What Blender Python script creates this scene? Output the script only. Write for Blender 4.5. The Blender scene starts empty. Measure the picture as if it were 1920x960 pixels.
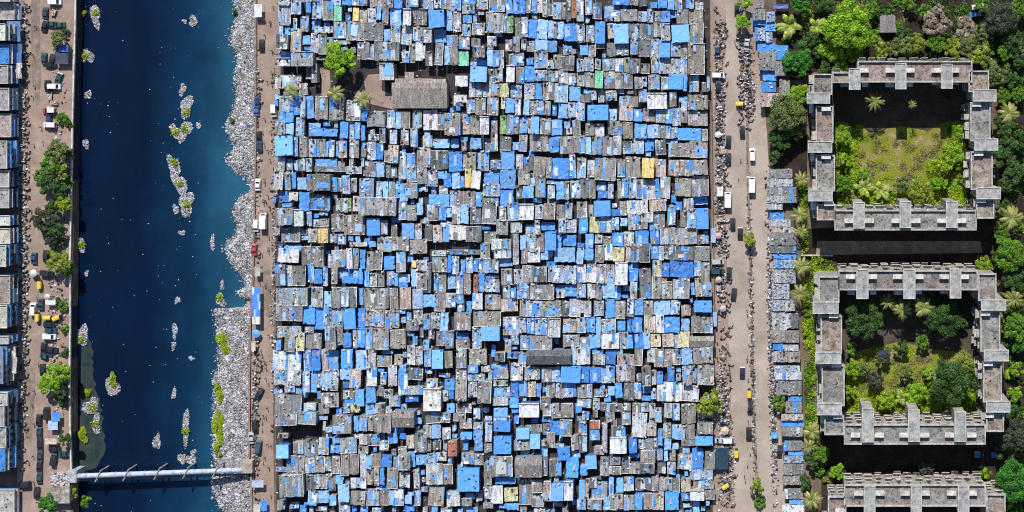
# Roofs of the settlement as measured on the photograph: window origin -> rectangles "x0 y0 x1 y1 kind"
# in fifths of ten photo pixels. Kinds: g grey sheet, d dark sheet, l pale sheet, n brown grey sheet, w white, b blue tarpaulin,
# c grey with pale blue tarpaulin, m rubbish covered, p tan, y yellow, t mint, r brick red, k blue tarpaulin lying low, q cream, v green.
# A capital letter is a taller house.
ROOFS = {
(505, 0): """8 5 20 24 m;20 0 30 14 c;34 2 39 12 b;40 0 50 18 c;50 1 60 19 g;60 5 68 20 t;58 -2 67 5 g;68 -2 77 5 b;77 -2 84 5 c;84 -2 92 6 g;78 7 84 20 y;84 9 92 21 p;92 8 100 21 l;100 6 105 19 b;105 7 112 24 g;113 7 124 24 b;94 -2 110 7 n;110 -2 116 7 g;116 -2 125 8 b;125 8 133 24 W;134 8 144 24 g;128 -2 140 7 c;8 -2 19 5 m;30 -2 40 2 c;
29 15 37 30 c;9 24 13 33 b;6 32 17 46 D;22 17 26 28 p;40 19 48 28 k;60 20 72 36 c;72 20 88 38 g;88 21 107 38 g;107 27 114 39 b;114 24 123 41 n;124 24 134 42 l;134 25 144 39 m;14 25 20 33 k;
20 27 30 48 p;31 33 39 42 k;39 31 46 50 l;46 32 54 51 n;42 25 60 31 m;53 35 60 44 c;60 37 76 42 m;
9 48 20 54 k;20 48 41 62 L;7 54 20 62 L;82 39 94 56 g;94 41 98 56 c;98 39 122 57 G;124 48 131 59 l;131 41 137 59 g;137 39 144 57 w;34 61 40 74 g;39 60 45 78 g;8 70 30 83 m;103 59 117 75 W;5 73 11 83 p;28 78 36 90 g;10 86 22 96 l""",
(793, 0): """0 0 10 9 c;10 -2 17 8 m;17 -2 26 9 g;26 -2 36 10 c;36 4 49 13 m;50 0 61 9 m;62 -2 70 11 n;70 -2 77 11 n;77 -2 84 13 b;84 -2 90 13 k;90 -2 96 13 b;96 -2 101 12 g;101 -2 107 13 b;107 -2 112 12 l;112 -2 117 16 m;117 -2 122 15 g;122 2 130 18 c;130 2 134 18 n;134 -2 139 20 d;139 -2 144 17 r;37 -2 50 4 k;
5 9 20 26 B;0 9 4 24 g;22 9 28 29 b;28 11 36 30 m;37 14 46 22 b;37 23 45 34 l;46 22 58 33 m;59 11 66 31 n;66 12 75 31 l;75 13 80 31 c;79 15 85 31 v;86 16 92 36 g;92 16 98 35 c;98 18 107 36 b;107 18 117 37 b;117 19 122 36 b;122 20 126 36 n;126 20 132 37 b;132 22 144 39 b;
0 26 8 40 L;10 27 22 40 k;22 33 33 43 c;33 32 44 46 c;45 36 54 43 n;60 34 69 44 m;77 37 84 48 m;84 34 91 49 g;92 36 97 47 n;97 38 105 49 g;105 37 117 47 b;117 38 126 49 b;131 46 144 51 m;
-2 42 2 55 w;2 39 9 62 g;11 40 19 61 g;20 43 25 61 b;25 43 33 61 n;33 48 43 62 t;47 43 58 54 N;60 44 66 62 b;65 47 72 63 b;72 47 76 64 l;80 50 95 62 c;104 47 117 64 c;97 54 104 61 b;115 56 123 65 l;122 51 131 65 n;131 52 142 66 d;142 54 148 66 b;50 55 60 62 k;
44 62 60 77 B;61 64 67 77 n;67 64 75 77 m;78 61 86 77 W;87 63 95 78 n;95 62 105 77 b;105 66 117 76 c;117 66 127 77 d;127 63 136 79 m;136 69 144 80 m;32 71 42 81 w;30 89 41 96 w;
43 78 49 91 l;49 78 56 91 c;56 77 64 91 l;64 77 72 90 n;72 78 81 91 q;82 80 93 92 m;95 78 105 93 m;105 78 112 93 b;112 77 123 94 n;123 78 136 96 c;137 81 148 95 b""",
(1081, 0): """0 -2 7 20 c;8 -2 15 14 c;15 -2 18 18 c;17 2 24 18 d;26 5 41 17 k;34 -2 50 5 b;50 -2 58 5 g;58 -2 66 6 d;69 2 76 8 b;76 -2 85 8 k;85 -2 92 9 b;92 -2 99 9 g;102 -2 110 8 c;111 2 119 9 l;41 9 57 20 g;57 10 66 20 g;66 8 72 21 c;27 17 34 20 l;35 15 41 20 p;73 10 79 20 m;79 10 88 21 b;94 9 105 22 g;105 9 119 23 n;
0 22 8 40 c;9 24 17 40 m;17 20 27 41 B;29 22 35 36 p;35 22 49 41 B;49 22 60 36 d;60 22 72 37 d;72 21 79 35 n;79 22 88 38 L;89 23 106 40 B;106 21 119 41 N;17 41 27 46 g;
3 42 11 52 b;11 42 18 53 n;28 40 37 53 g;37 41 49 52 m;50 36 58 51 c;58 36 69 53 d;69 36 77 55 m;77 37 88 54 B;88 39 98 53 c;98 40 104 54 g;104 40 120 70 N;
0 55 7 67 c;7 54 16 67 l;17 55 23 65 l;24 55 36 66 c;36 55 44 67 w;44 54 50 68 n;50 55 60 69 d;60 59 69 69 d;70 55 77 69 p;77 54 82 69 c;82 54 88 69 l;88 54 96 69 l;96 54 104 70 l;
0 68 8 81 n;8 68 17 82 n;17 66 25 83 T;25 67 36 83 n;36 68 44 83 g;44 68 53 83 g;54 72 62 83 g;61 72 66 81 c;67 70 78 84 m;79 72 86 84 c;86 69 100 84 B;100 69 104 86 b;106 70 109 86 g;109 70 115 86 l;117 77 122 86 n;122 72 125 86 c;
0 84 3 96 b;4 88 13 96 g;13 85 19 94 c;20 84 26 96 l;27 85 38 95 m;41 90 50 96 n;51 86 58 96 m;58 84 66 96 c;66 87 85 102 W;87 86 94 100 g;96 90 104 96 k""",
(505, 180): """9 0 23 15 l;23 0 29 18 b;29 0 34 20 c;34 0 42 21 b;43 0 55 22 n;56 0 70 23 g;72 4 86 23 m;86 12 92 24 b;92 14 109 29 g;110 13 118 30 c;118 14 124 31 b;123 14 132 31 n;134 13 143 30 n;
9 15 23 25 b;8 25 15 36 m;15 24 23 36 b;25 20 33 38 c;37 30 64 38 k;37 34 64 39 m;66 24 74 40 b;75 24 80 41 c;80 24 85 41 b;85 27 90 42 b;93 36 103 42 c;103 30 109 44 g;113 31 120 45 c;123 32 131 46 m;132 30 139 48 l;
5 37 22 56 B;22 38 27 57 c;28 38 36 57 g;37 40 44 57 l;44 40 53 57 g;53 42 56 57 b;56 41 61 57 w;62 42 65 57 k;65 42 73 58 n;75 41 84 58 n;86 49 91 57 g;91 43 100 60 c;100 44 107 60 b;108 51 112 62 n;111 46 121 63 P;121 52 128 78 l;128 53 137 66 b;138 48 145 66 n;
5 57 15 70 g;16 59 22 70 c;23 60 27 70 b;27 59 34 71 g;34 58 40 71 c;43 59 64 67 k;42 66 72 71 g;72 66 87 73 m;75 59 79 68 g;86 58 89 66 c;88 61 100 76 g;100 61 108 76 b;109 64 114 77 g;114 66 120 77 c;128 65 138 81 m;138 65 148 83 g;
4 70 13 88 l;14 71 20 88 g;20 71 25 87 b;26 76 35 88 b;35 73 57 89 G;57 76 64 90 b;64 77 69 90 g;68 74 76 92 c;76 77 82 90 g;84 77 98 95 c;100 80 106 96 c;106 80 112 96 b;112 80 118 96 n;118 82 127 96 b;127 82 139 96 g;
9 89 20 100 k;18 90 27 98 w;28 90 38 108 b""",
(793, 180): """41 3 49 16 c;49 2 59 18 n;60 1 71 18 n;73 0 77 12 q;77 2 86 16 b;86 2 92 18 c;94 3 100 18 b;100 4 114 18 m;114 5 120 18 n;127 7 136 21 b;136 6 148 20 l;116 -2 124 6 g;123 -3 136 7 b;
0 13 14 32 w;14 15 22 32 n;20 16 35 37 N;36 17 44 36 p;40 17 46 26 b;44 18 53 36 n;53 19 62 36 W;64 23 70 34 n;72 18 78 36 v;78 18 90 36 n;90 20 98 35 b;98 20 102 35 l;101 19 109 36 B;109 21 120 36 g;119 22 131 37 b;132 23 138 30 k;134 29 140 36 w;140 22 148 38 g;
0 37 9 48 m;9 40 25 49 b;26 40 34 49 k;36 42 41 51 g;44 39 55 50 k;58 40 64 51 n;63 34 70 52 n;72 38 83 51 d;84 43 90 51 b;90 36 98 52 n;100 36 118 52 n;117 38 128 53 b;128 38 148 54 g;
0 49 7 67 p;7 51 24 69 d;24 52 37 71 b;38 53 50 70 n;51 53 55 69 b;54 51 62 70 n;63 60 73 69 c;73 51 86 69 b;87 54 94 69 l;94 57 104 70 g;104 57 115 76 n;115 57 121 77 g;121 58 137 78 b;137 55 143 77 c;
2 69 14 85 m;14 70 23 78 b;19 72 27 86 b;27 70 35 87 b;35 75 39 86 b;39 68 45 86 y;45 70 54 87 w;57 69 72 82 b;72 69 87 87 b;56 82 72 94 m;89 70 100 83 n;100 72 105 84 c;93 84 104 96 b;105 75 115 95 n;116 79 125 83 k;117 84 124 96 l;125 80 133 97 b;133 80 137 97 n;138 79 148 96 c;
5 92 25 104 b;25 89 32 104 c;32 89 49 104 n;49 90 55 104 b;55 90 71 104 n;72 88 85 104 b;87 84 93 96 g""",
(1081, 180): """0 7 8 23 l;10 8 30 23 B;30 12 38 23 k;40 9 53 23 p;47 12 54 23 g;53 12 62 24 b;62 12 74 24 n;74 13 83 25 l;83 12 90 26 b;90 11 98 28 l;98 14 104 25 n;104 14 123 28 n;104 -1 123 13 N;98 5 104 14 m;40 0 58 10 n;
8 25 17 37 n;17 25 26 38 l;29 23 43 37 n;43 24 53 40 n;54 26 66 40 b;66 27 73 40 b;72 27 79 39 c;79 28 88 40 n;87 29 95 40 m;95 30 117 42 b;117 31 123 42 n;
2 37 8 54 m;8 37 14 55 b;14 38 19 55 n;19 38 24 55 b;24 38 34 56 g;34 37 42 55 l;43 42 52 54 d;52 40 63 54 l;64 41 73 52 k;74 41 84 55 d;84 43 92 49 k;86 44 106 57 n;106 42 123 58 n;
0 58 9 77 c;10 60 17 76 l;17 58 37 79 g;38 59 46 76 n;46 57 60 77 n;61 58 73 77 Y;73 59 84 76 p;86 60 96 75 p;96 60 108 75 n;106 60 123 74 N;
1 77 12 96 g;12 78 18 96 n;19 80 28 89 k;20 89 29 96 b;29 80 35 96 c;38 78 42 96 n;42 76 49 96 b;49 76 56 96 c;56 78 62 96 g;61 78 78 97 w;78 76 88 96 l;92 77 108 94 n;108 75 124 94 G""",
(505, 372): """37 -4 54 11 d;54 -2 57 12 b;30 0 37 10 b;62 0 74 13 m;74 0 77 12 v;78 -2 84 12 p;84 -1 119 16 G;121 3 129 20 c;129 6 138 21 n;138 4 144 16 b;122 -4 130 3 b;
5 9 22 25 G;21 10 32 26 W;35 12 40 26 c;41 19 56 27 m;58 14 70 31 g;70 15 90 34 n;91 18 104 35 B;104 20 111 34 g;114 24 120 36 g;124 23 136 38 b;136 23 143 38 n;
11 27 29 41 g;36 28 45 41 g;45 28 55 42 Y;56 33 64 42 g;64 33 72 43 c;75 41 92 45 m;93 40 100 46 b;101 36 115 50 m;115 36 131 49 g;131 38 148 52 n;14 43 30 50 k;
8 47 28 60 w;30 45 40 63 n;40 45 51 65 n;55 52 60 65 m;58 48 72 65 n;72 47 78 66 w;78 47 84 66 g;85 48 90 66 b;91 50 98 68 n;98 49 106 67 g;107 54 118 67 b;119 50 128 69 l;133 58 138 65 y;138 58 148 68 n;
5 62 15 82 G;16 63 22 82 l;22 63 34 82 g;36 61 42 79 c;42 66 50 80 b;50 64 55 82 c;58 64 64 80 p;64 65 78 75 k;68 74 88 80 b;78 65 88 76 k;89 65 94 83 b;94 70 101 83 m;101 67 108 83 n;110 68 117 82 c;117 70 121 82 b;121 71 132 79 k;121 78 130 83 b;133 66 139 83 b;138 70 148 86 g;
6 84 36 101 G;39 83 50 102 n;50 87 58 102 b;58 83 67 103 g;67 83 75 102 c;75 83 82 102 d;84 84 88 100 b;88 84 103 104 n;103 84 112 104 l;113 84 121 104 g;122 83 133 104 p;134 85 144 104 c""",
(793, 372): """4 6 14 21 n;14 5 22 21 b;22 6 27 18 b;27 7 35 24 w;35 5 43 24 b;44 8 54 24 d;55 2 69 24 g;71 7 78 21 m;79 4 90 21 c;90 5 104 20 W;105 6 113 19 l;113 5 124 20 n;125 6 133 20 g;133 4 140 19 l;
2 24 9 40 d;9 25 18 41 p;18 26 25 41 b;24 25 41 39 w;40 26 55 41 d;57 31 68 42 g;69 20 80 34 g;82 23 93 32 l;96 24 105 34 c;105 20 110 34 m;110 22 124 30 k;127 19 134 33 c;134 20 144 32 l;
0 41 7 52 l;8 49 22 54 m;22 48 54 53 g;54 42 63 56 n;64 38 83 48 w;67 47 83 56 w;84 32 90 62 g;91 34 97 48 b;97 34 106 50 m;106 32 114 50 n;114 31 125 49 B;125 34 130 48 b;131 34 144 45 k;
9 54 17 69 g;17 55 23 69 g;23 53 27 70 b;27 54 34 71 c;35 57 40 70 b;40 55 47 70 c;47 56 52 69 b;52 56 64 70 c;64 57 71 70 l;71 56 84 64 k;92 46 98 61 n;98 46 110 60 w;110 49 122 58 k;123 46 143 60 b;
0 60 8 88 d;10 70 15 88 c;15 69 22 88 n;23 71 31 85 k;31 69 38 90 c;38 70 45 90 n;47 71 52 90 r;52 70 58 88 b;55 71 64 76 k;58 76 72 88 m;73 66 84 81 g;85 66 93 80 l;93 63 104 79 g;104 64 116 79 d;117 64 122 78 g;121 63 132 79 c;132 63 144 80 l;
75 81 82 94 c;82 84 88 94 b;88 79 100 94 c;100 80 123 95 g;124 81 144 87 k;125 86 133 93 p;132 87 146 92 b;0 90 12 102 b;12 87 22 102 n;22 89 31 102 m;31 89 38 99 b;46 89 56 104 w;58 90 73 104 n""",
(1081, 372): """0 3 10 18 g;11 6 16 18 n;16 2 32 17 B;31 10 40 17 b;40 2 47 16 n;47 2 67 15 w;68 1 84 12 p;85 6 93 25 c;93 3 99 11 b;97 11 103 27 n;100 0 110 12 n;103 9 112 28 m;112 9 124 29 B;110 -3 123 6 k;
2 17 11 33 b;12 17 22 32 q;22 17 33 32 l;33 18 40 30 c;41 18 48 26 k;48 13 60 30 m;55 20 67 29 g;60 13 72 22 l;68 13 83 30 n;
8 33 16 47 b;17 34 24 42 m;24 35 33 44 n;33 32 44 45 b;44 31 54 45 m;55 30 68 43 b;69 28 74 43 g;73 28 78 43 b;78 28 86 43 p;84 33 88 43 b;86 27 93 43 n;93 28 102 44 l;101 27 113 43 n;113 34 124 43 n;
0 46 7 62 b;7 47 16 58 b;17 44 26 60 g;26 43 34 58 w;34 46 45 59 q;46 44 51 60 p;51 42 69 60 D;69 43 77 57 b;77 44 82 58 l;81 44 93 57 d;93 45 110 58 d;110 45 125 59 g;
0 62 9 79 w;9 64 19 79 w;19 62 28 80 m;28 62 36 81 l;36 60 48 81 W;48 61 58 78 b;59 65 71 94 g;71 58 80 73 p;80 60 87 74 b;87 58 110 74 b;110 59 117 73 p;116 60 125 80 n;71 72 80 94 n;
0 80 9 93 c;10 79 18 94 w;18 80 24 95 g;24 80 36 94 b;36 82 42 95 b;50 78 57 94 l;60 88 62 94 b;80 75 85 80 r;80 78 90 94 n;90 76 96 94 l;95 74 106 94 G;107 79 111 91 b;111 74 117 92 p;117 79 127 92 c""",
(505, 564): """6 2 31 19 G;31 4 43 22 b;43 5 51 27 b;51 5 56 26 c;56 7 69 25 c;69 7 81 27 B;83 7 90 25 b;90 8 108 24 m;108 9 122 26 m;122 3 128 11 b;128 18 140 28 g;135 8 144 22 m;
7 24 30 34 m;14 32 24 48 n;6 37 11 46 b;22 33 27 45 b;25 30 33 47 q;33 24 42 30 g;34 30 49 45 g;52 24 62 46 G;63 24 69 42 n;65 30 69 44 l;69 30 77 44 b;78 26 82 44 c;82 25 90 44 b;90 25 97 46 c;97 25 112 46 N;113 27 128 45 n;134 33 139 41 p;
3 47 30 65 w;32 46 39 66 c;39 46 48 66 b;49 45 55 66 p;55 46 65 65 b;67 45 78 64 b;81 46 92 65 b;92 46 100 65 l;99 51 115 62 n;117 50 125 60 p;129 42 137 60 l;137 43 144 60 m;
4 65 30 79 m;31 66 38 86 c;38 65 45 86 b;45 66 53 82 m;50 64 65 84 m;66 64 76 74 b;69 74 75 82 k;75 64 86 82 p;91 62 101 80 w;104 67 110 78 m;111 60 120 80 l;121 60 128 74 b;121 68 130 88 c;128 63 144 74 d;
14 79 24 86 m;23 81 31 88 b;5 88 30 109 G;48 86 65 100 m;69 84 80 92 m;70 89 80 98 b;80 83 89 99 b;90 80 100 96 b;107 83 116 92 m;112 89 123 99 l;127 86 140 95 b;128 80 144 88 l""",
(793, 564): """2 -2 10 11 b;10 0 21 10 n;21 -1 31 10 m;32 -2 39 10 c;45 -2 56 9 w;58 -2 73 4 n;63 4 73 8 k;73 -2 89 10 p;91 -2 100 15 n;98 0 114 15 c;114 0 130 15 n;130 0 137 15 d;137 -2 148 15 l;
0 12 7 27 c;7 11 16 26 m;16 11 24 29 b;29 11 45 28 N;47 10 73 24 n;54 24 72 38 B;75 15 90 32 c;90 16 97 30 m;97 16 105 31 c;105 16 117 32 c;117 16 129 34 L;131 17 144 30 p;
5 27 11 36 m;12 28 22 42 g;21 28 29 45 g;31 36 44 45 n;46 24 55 45 m;31 30 43 36 k;82 32 90 41 g;77 36 83 48 m;83 42 89 46 k;91 32 98 46 c;97 33 121 46 G;131 32 144 43 g;
1 45 8 62 c;8 46 19 64 B;20 47 28 63 n;31 45 41 63 g;43 45 60 60 n;42 60 52 68 b;42 69 58 75 l;67 48 77 57 D;79 48 89 54 l;89 48 97 62 c;97 46 139 60 D;139 42 148 60 c;
31 64 41 74 m;64 59 79 64 b;65 63 80 73 l;82 58 94 75 m;95 62 110 74 m;111 62 121 76 g;121 62 129 76 c;129 61 148 77 B;3 73 14 82 m;20 73 30 84 b;
0 82 17 103 W;18 84 24 94 l;24 84 29 92 b;30 73 41 94 N;42 76 51 91 m;51 75 64 96 G;66 74 80 80 n;66 80 76 90 b;76 80 82 90 m;82 75 90 90 b;90 75 98 90 b;98 76 106 90 p;103 77 111 90 b;112 80 117 86 k;115 74 124 91 g;124 76 132 91 n;131 77 144 90 c;
65 90 80 98 l;81 90 90 100 b;110 90 120 102 d""",
(1081, 564): """7 0 14 15 n;3 0 7 12 c;16 0 26 14 m;27 -2 36 16 b;36 0 46 17 n;47 -2 54 15 m;54 -2 63 14 b;63 0 72 14 n;72 -1 88 13 b;88 0 97 13 c;98 4 107 14 n;110 0 127 11 B;
0 15 9 30 l;9 15 18 30 b;18 15 23 44 b;23 17 37 30 m;38 18 46 28 b;47 16 52 30 b;52 15 62 30 b;63 14 74 30 p;74 13 82 30 w;82 15 97 30 b;98 16 106 28 b;107 15 128 30 G;
-1 31 3 44 g;3 34 12 46 c;11 31 22 45 b;23 30 40 45 w;40 29 48 45 m;47 32 53 45 b;54 31 63 45 b;62 30 69 45 b;69 31 79 43 q;80 31 91 43 p;90 32 97 44 l;95 29 106 44 q;106 33 129 44 N;
0 44 13 60 w;15 50 27 60 n;27 46 37 60 b;38 50 54 61 p;54 44 62 61 n;66 44 76 58 l;73 45 82 62 n;82 44 90 62 n;90 45 98 60 n;98 44 109 60 b;109 44 128 59 N;
0 61 12 77 b;12 62 23 77 b;23 61 36 77 c;37 60 47 76 l;47 61 55 76 n;56 68 61 76 g;61 62 70 80 D;70 65 75 79 l;75 66 81 78 b;85 62 92 76 b;93 68 98 75 l;99 61 108 79 N;107 61 113 77 l;113 60 129 79 G;
1 78 10 91 g;10 78 15 91 c;16 83 29 90 g;29 80 36 89 b;36 77 43 91 b;44 77 54 93 d;54 77 61 92 l;62 80 70 87 k;70 82 75 92 c;75 78 84 94 l;81 76 99 94 w;99 79 107 87 k;98 79 115 94 l;0 92 14 100 c;15 91 22 102 m""",
(505, 756): """24 8 44 20 G;5 10 26 21 G;32 0 44 7 c;46 0 56 10 n;55 0 66 3 l;69 0 76 9 n;76 0 85 9 q;90 0 99 11 b;99 0 108 10 n;112 -2 122 6 l;59 11 77 29 N;70 10 78 20 B;79 12 84 27 b;84 11 92 26 c;92 11 98 26 n;98 11 114 28 G;115 7 136 23 N;130 4 144 6 l;
8 28 18 33 g;50 17 53 25 l;53 22 59 27 c;
6 39 18 52 B;22 36 32 47 n;32 34 38 50 g;38 35 46 50 g;46 32 56 42 n;46 42 56 48 m;59 31 66 38 b;57 39 69 47 b;66 32 82 47 l;84 29 92 39 l;91 29 104 40 n;83 40 93 47 g;103 35 112 44 m;111 28 120 38 b;122 28 128 34 b;128 30 136 42 p;136 26 148 46 d;
16 49 27 65 m;27 48 33 66 n;33 49 43 66 w;43 50 52 65 n;52 50 58 64 m;58 50 66 66 n;67 48 75 68 n;75 48 84 67 g;85 48 91 70 w;76 70 91 80 w;90 49 96 62 b;96 47 105 60 n;105 48 115 60 b;116 50 122 60 n;121 48 132 63 G;130 45 137 60 b;
9 67 32 88 G;34 67 44 82 d;43 66 55 80 m;55 65 62 82 n;62 60 70 76 b;64 76 75 93 b;90 62 98 76 n;98 60 103 77 p;103 61 108 77 b;110 60 121 80 n;122 65 132 79 l;135 62 141 80 l;137 48 148 58 b;
36 82 46 94 c;45 82 56 94 b;56 86 63 96 b;32 93 44 96 b;76 82 90 96 n;90 80 103 96 l;103 82 112 96 n;112 82 117 96 b;117 81 126 96 l;127 86 134 95 b;136 80 142 96 c;7 91 15 100 g""",
(793, 756): """0 0 3 5 l;2 8 17 19 g;17 9 26 18 c;28 9 40 17 n;22 0 30 9 b;31 0 40 9 g;40 0 46 9 m;66 4 80 13 b;66 12 82 17 l;66 17 82 27 B;66 31 83 48 B;83 0 90 9 b;90 0 109 13 W;112 0 120 12 n;120 0 128 9 c;120 8 130 14 n;129 0 141 14 n;
0 21 8 33 g;8 20 17 33 b;0 33 8 45 g;9 33 17 44 d;18 23 26 34 m;23 35 32 50 R;34 18 46 24 p;35 27 46 34 b;47 18 56 24 l;47 24 56 34 b;48 34 56 45 b;58 17 65 36 c;57 38 65 46 g;
87 23 100 34 B;85 34 100 44 n;100 29 110 43 B;112 19 119 30 n;119 16 129 30 b;128 15 140 31 g;96 20 112 28 g;111 34 117 40 p;116 27 124 42 n;126 42 138 54 b;110 41 117 50 b;139 30 146 44 g;
0 47 4 60 b;4 47 14 56 m;13 46 22 54 m;36 46 48 57 c;48 47 57 58 n;3 56 19 76 l;19 57 28 76 n;32 61 53 83 B;57 55 64 77 n;62 50 84 69 G;86 50 112 70 N;112 50 117 68 g;118 52 130 69 d;134 51 146 70 b;68 69 87 76 b;
5 77 20 96 n;22 78 35 88 n;22 82 35 97 w;36 89 46 97 g;57 78 64 90 m;63 77 75 94 w;76 79 89 92 q;90 71 102 95 n;102 72 112 84 n;102 84 114 97 l;112 73 120 92 n;120 75 132 92 B;132 73 141 91 W;78 94 90 100 b;56 93 66 99 g""",
(1081, 756): """-1 0 5 9 b;5 8 12 15 m;15 0 20 13 n;22 0 43 8 d;27 8 36 18 g;42 8 51 20 g;44 0 51 7 w;52 0 60 14 n;60 0 68 8 n;68 0 74 14 n;73 5 80 18 c;82 0 90 14 l;90 0 97 16 c;98 0 112 19 n;102 11 112 19 p;114 4 128 14 n;113 18 128 29 N;
2 16 10 30 m;12 16 22 24 r;12 24 22 35 b;24 18 29 46 l;32 16 38 22 n;33 22 46 32 d;31 32 47 47 W;49 33 57 47 b;52 9 66 32 w;66 19 75 31 p;76 24 81 40 b;81 19 89 33 n;89 20 102 34 c;102 20 111 34 n;111 31 128 40 B;58 34 63 43 c;62 33 72 44 n;72 32 76 44 c;82 33 89 44 b;98 34 111 40 n;
2 30 10 46 d;16 40 26 48 p;8 49 19 62 B;22 50 31 68 g;31 50 41 58 g;30 59 42 67 n;42 50 50 66 d;50 56 60 66 m;60 44 74 56 n;59 56 73 66 d;75 43 81 54 c;82 43 86 54 b;87 44 93 54 n;76 54 84 66 d;85 55 93 67 l;95 48 109 62 l;108 42 119 62 b;120 44 130 62 n;106 62 128 72 c;
3 58 10 68 b;2 72 8 91 b;8 70 12 90 p;12 70 19 80 d;14 74 29 90 m;30 69 35 87 b;37 70 44 84 b;44 69 54 82 l;55 70 70 82 d;70 69 77 82 n;77 70 82 82 l;82 70 90 82 g;90 70 97 84 d;98 70 107 83 p;109 72 129 80 n;
106 81 120 91 W;120 81 130 90 g;0 90 9 100 c;10 90 24 100 n;25 88 31 100 b;31 86 38 100 g;38 85 44 100 p;44 86 54 100 l;54 85 62 100 B;62 84 71 100 n;71 82 82 100 p;83 82 96 100 b;98 84 106 92 b""",
}
import bpy, bmesh, math, random
import numpy as np
from mathutils import Vector, Matrix
random.seed(7); RN = np.random.default_rng(11)
SC = bpy.context.scene; COL = SC.collection
S = 0.18                                   # metres of ground per photo pixel
H, NX, NY = 500.0, 1450.0, 170.0           # height of the drone and the point straight below it
CX, CY = (NX-960)*S, (480-NY)*S
def P(px, py, z=0.0):
    """point at height z that stands at photo pixel (px, py)"""
    k = (H-z)/H
    return (CX+(px-NX)*S*k, CY-(py-NY)*S*k, z)
def inv(x, y, z=0.0):
    k = (H-z)/H
    return (NX+(x-CX)/(S*k), NY-(y-CY)/(S*k))

# ---------------------------------------------------------------- mesh helper
class MB:
    def __init__(s): s.v=[]; s.f=[]; s.m=[]; s.t=[]
    def face(s, pts, tint=(1,1,1), mat=0):
        n=len(s.v); s.v.extend(pts); s.f.append(tuple(range(n,n+len(pts)))); s.m.append(mat); s.t.append(tint)
    def solid(s, bot, top, tint=(1,1,1), mat=0, bottom=True, ttint=None, tmat=None):
        """closed prism between two rings of points (counter-clockwise from above)"""
        n=len(s.v); k=len(bot); s.v.extend(bot); s.v.extend(top)
        for i in range(k):
            j=(i+1)%k; s.f.append((n+i,n+j,n+k+j,n+k+i)); s.m.append(mat); s.t.append(tint)
        s.f.append(tuple(n+k+i for i in range(k))); s.m.append(mat if tmat is None else tmat); s.t.append(ttint or tint)
        if bottom: s.f.append(tuple(n+k-1-i for i in range(k))); s.m.append(mat); s.t.append(tint)
    def box(s, x0,y0,z0,x1,y1,z1, tint=(1,1,1), mat=0, bottom=True, ttint=None, tmat=None):
        if x1<x0: x0,x1=x1,x0
        if y1<y0: y0,y1=y1,y0
        r=[(x0,y0),(x1,y0),(x1,y1),(x0,y1)]
        s.solid([(a,b,z0) for a,b in r],[(a,b,z1) for a,b in r],tint,mat,bottom,ttint,tmat)
    def obox(s, c, a, l, w, z0, z1, tint=(1,1,1), mat=0):
        """box of length l along angle a and width w round the point c"""
        ca,sa=math.cos(a),math.sin(a); r=[]
        for u,v in ((-l/2,-w/2),(l/2,-w/2),(l/2,w/2),(-l/2,w/2)): r.append((c[0]+u*ca-v*sa,c[1]+u*sa+v*ca))
        s.solid([(x,y,z0) for x,y in r],[(x,y,z1) for x,y in r],tint,mat)
    def tube(s, pts, rad, n=8, tint=(1,1,1), mat=0, caps=True):
        base=len(s.v); k=len(pts)
        for i,p in enumerate(pts):
            p=Vector(p); a=Vector(pts[max(0,i-1)]); b=Vector(pts[min(k-1,i+1)]); d=(b-a).normalized()
            u=d.orthogonal().normalized() if abs(d.z)<.95 else Vector((1,0,0)); w=d.cross(u).normalized(); u=w.cross(d)
            r=rad[i] if hasattr(rad,'__len__') else rad
            for j in range(n):
                t=2*math.pi*j/n; s.v.append(tuple(p+u*(r*math.cos(t))+w*(r*math.sin(t))))
        for i in range(k-1):
            for j in range(n):
                q=(j+1)%n; s.f.append((base+i*n+j,base+i*n+q,base+(i+1)*n+q,base+(i+1)*n+j)); s.m.append(mat); s.t.append(tint)
        if caps:
            s.f.append(tuple(base+n-1-j for j in range(n))); s.m.append(mat); s.t.append(tint)
            s.f.append(tuple(base+(k-1)*n+j for j in range(n))); s.m.append(mat); s.t.append(tint)
    def lathe(s, c, prof, n=12, tint=(1,1,1), mat=0):
        s.tube([(c[0],c[1],c[2]+z+i*1e-5) for i,(r,z) in enumerate(prof)],[r for r,z in prof],n,tint,mat)
    def build(s, name, mats, parent=None, loc=(0,0,0), smooth=False, offset=True):
        me=bpy.data.meshes.new(name); v=s.v
        if offset and loc!=(0,0,0): v=[(a-loc[0],b-loc[1],c-loc[2]) for a,b,c in v]
        me.from_pydata(v,[],s.f)
        return finish(me,name,mats,s.m,s.t,parent,loc if parent is None else None,smooth)
def finish(me,name,mats,m,t,parent=None,loc=None,smooth=False):
    for x in (mats if isinstance(mats,(list,tuple)) else [mats]): me.materials.append(x)
    me.polygons.foreach_set('material_index',np.asarray(m,dtype=np.int32))
    a=me.attributes.new('Tint','FLOAT_COLOR','FACE')
    tt=np.ones((len(t),4),dtype=np.float32); tt[:,:3]=np.asarray(t,dtype=np.float32)[:,:3]
    a.data.foreach_set('color',tt.ravel())
    if smooth: me.polygons.foreach_set('use_smooth',np.ones(len(t),dtype=bool))
    me.update()
    o=bpy.data.objects.new(name,me); COL.objects.link(o)
    if parent is not None: o.parent=parent
    elif loc is not None: o.location=loc
    return o
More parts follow.
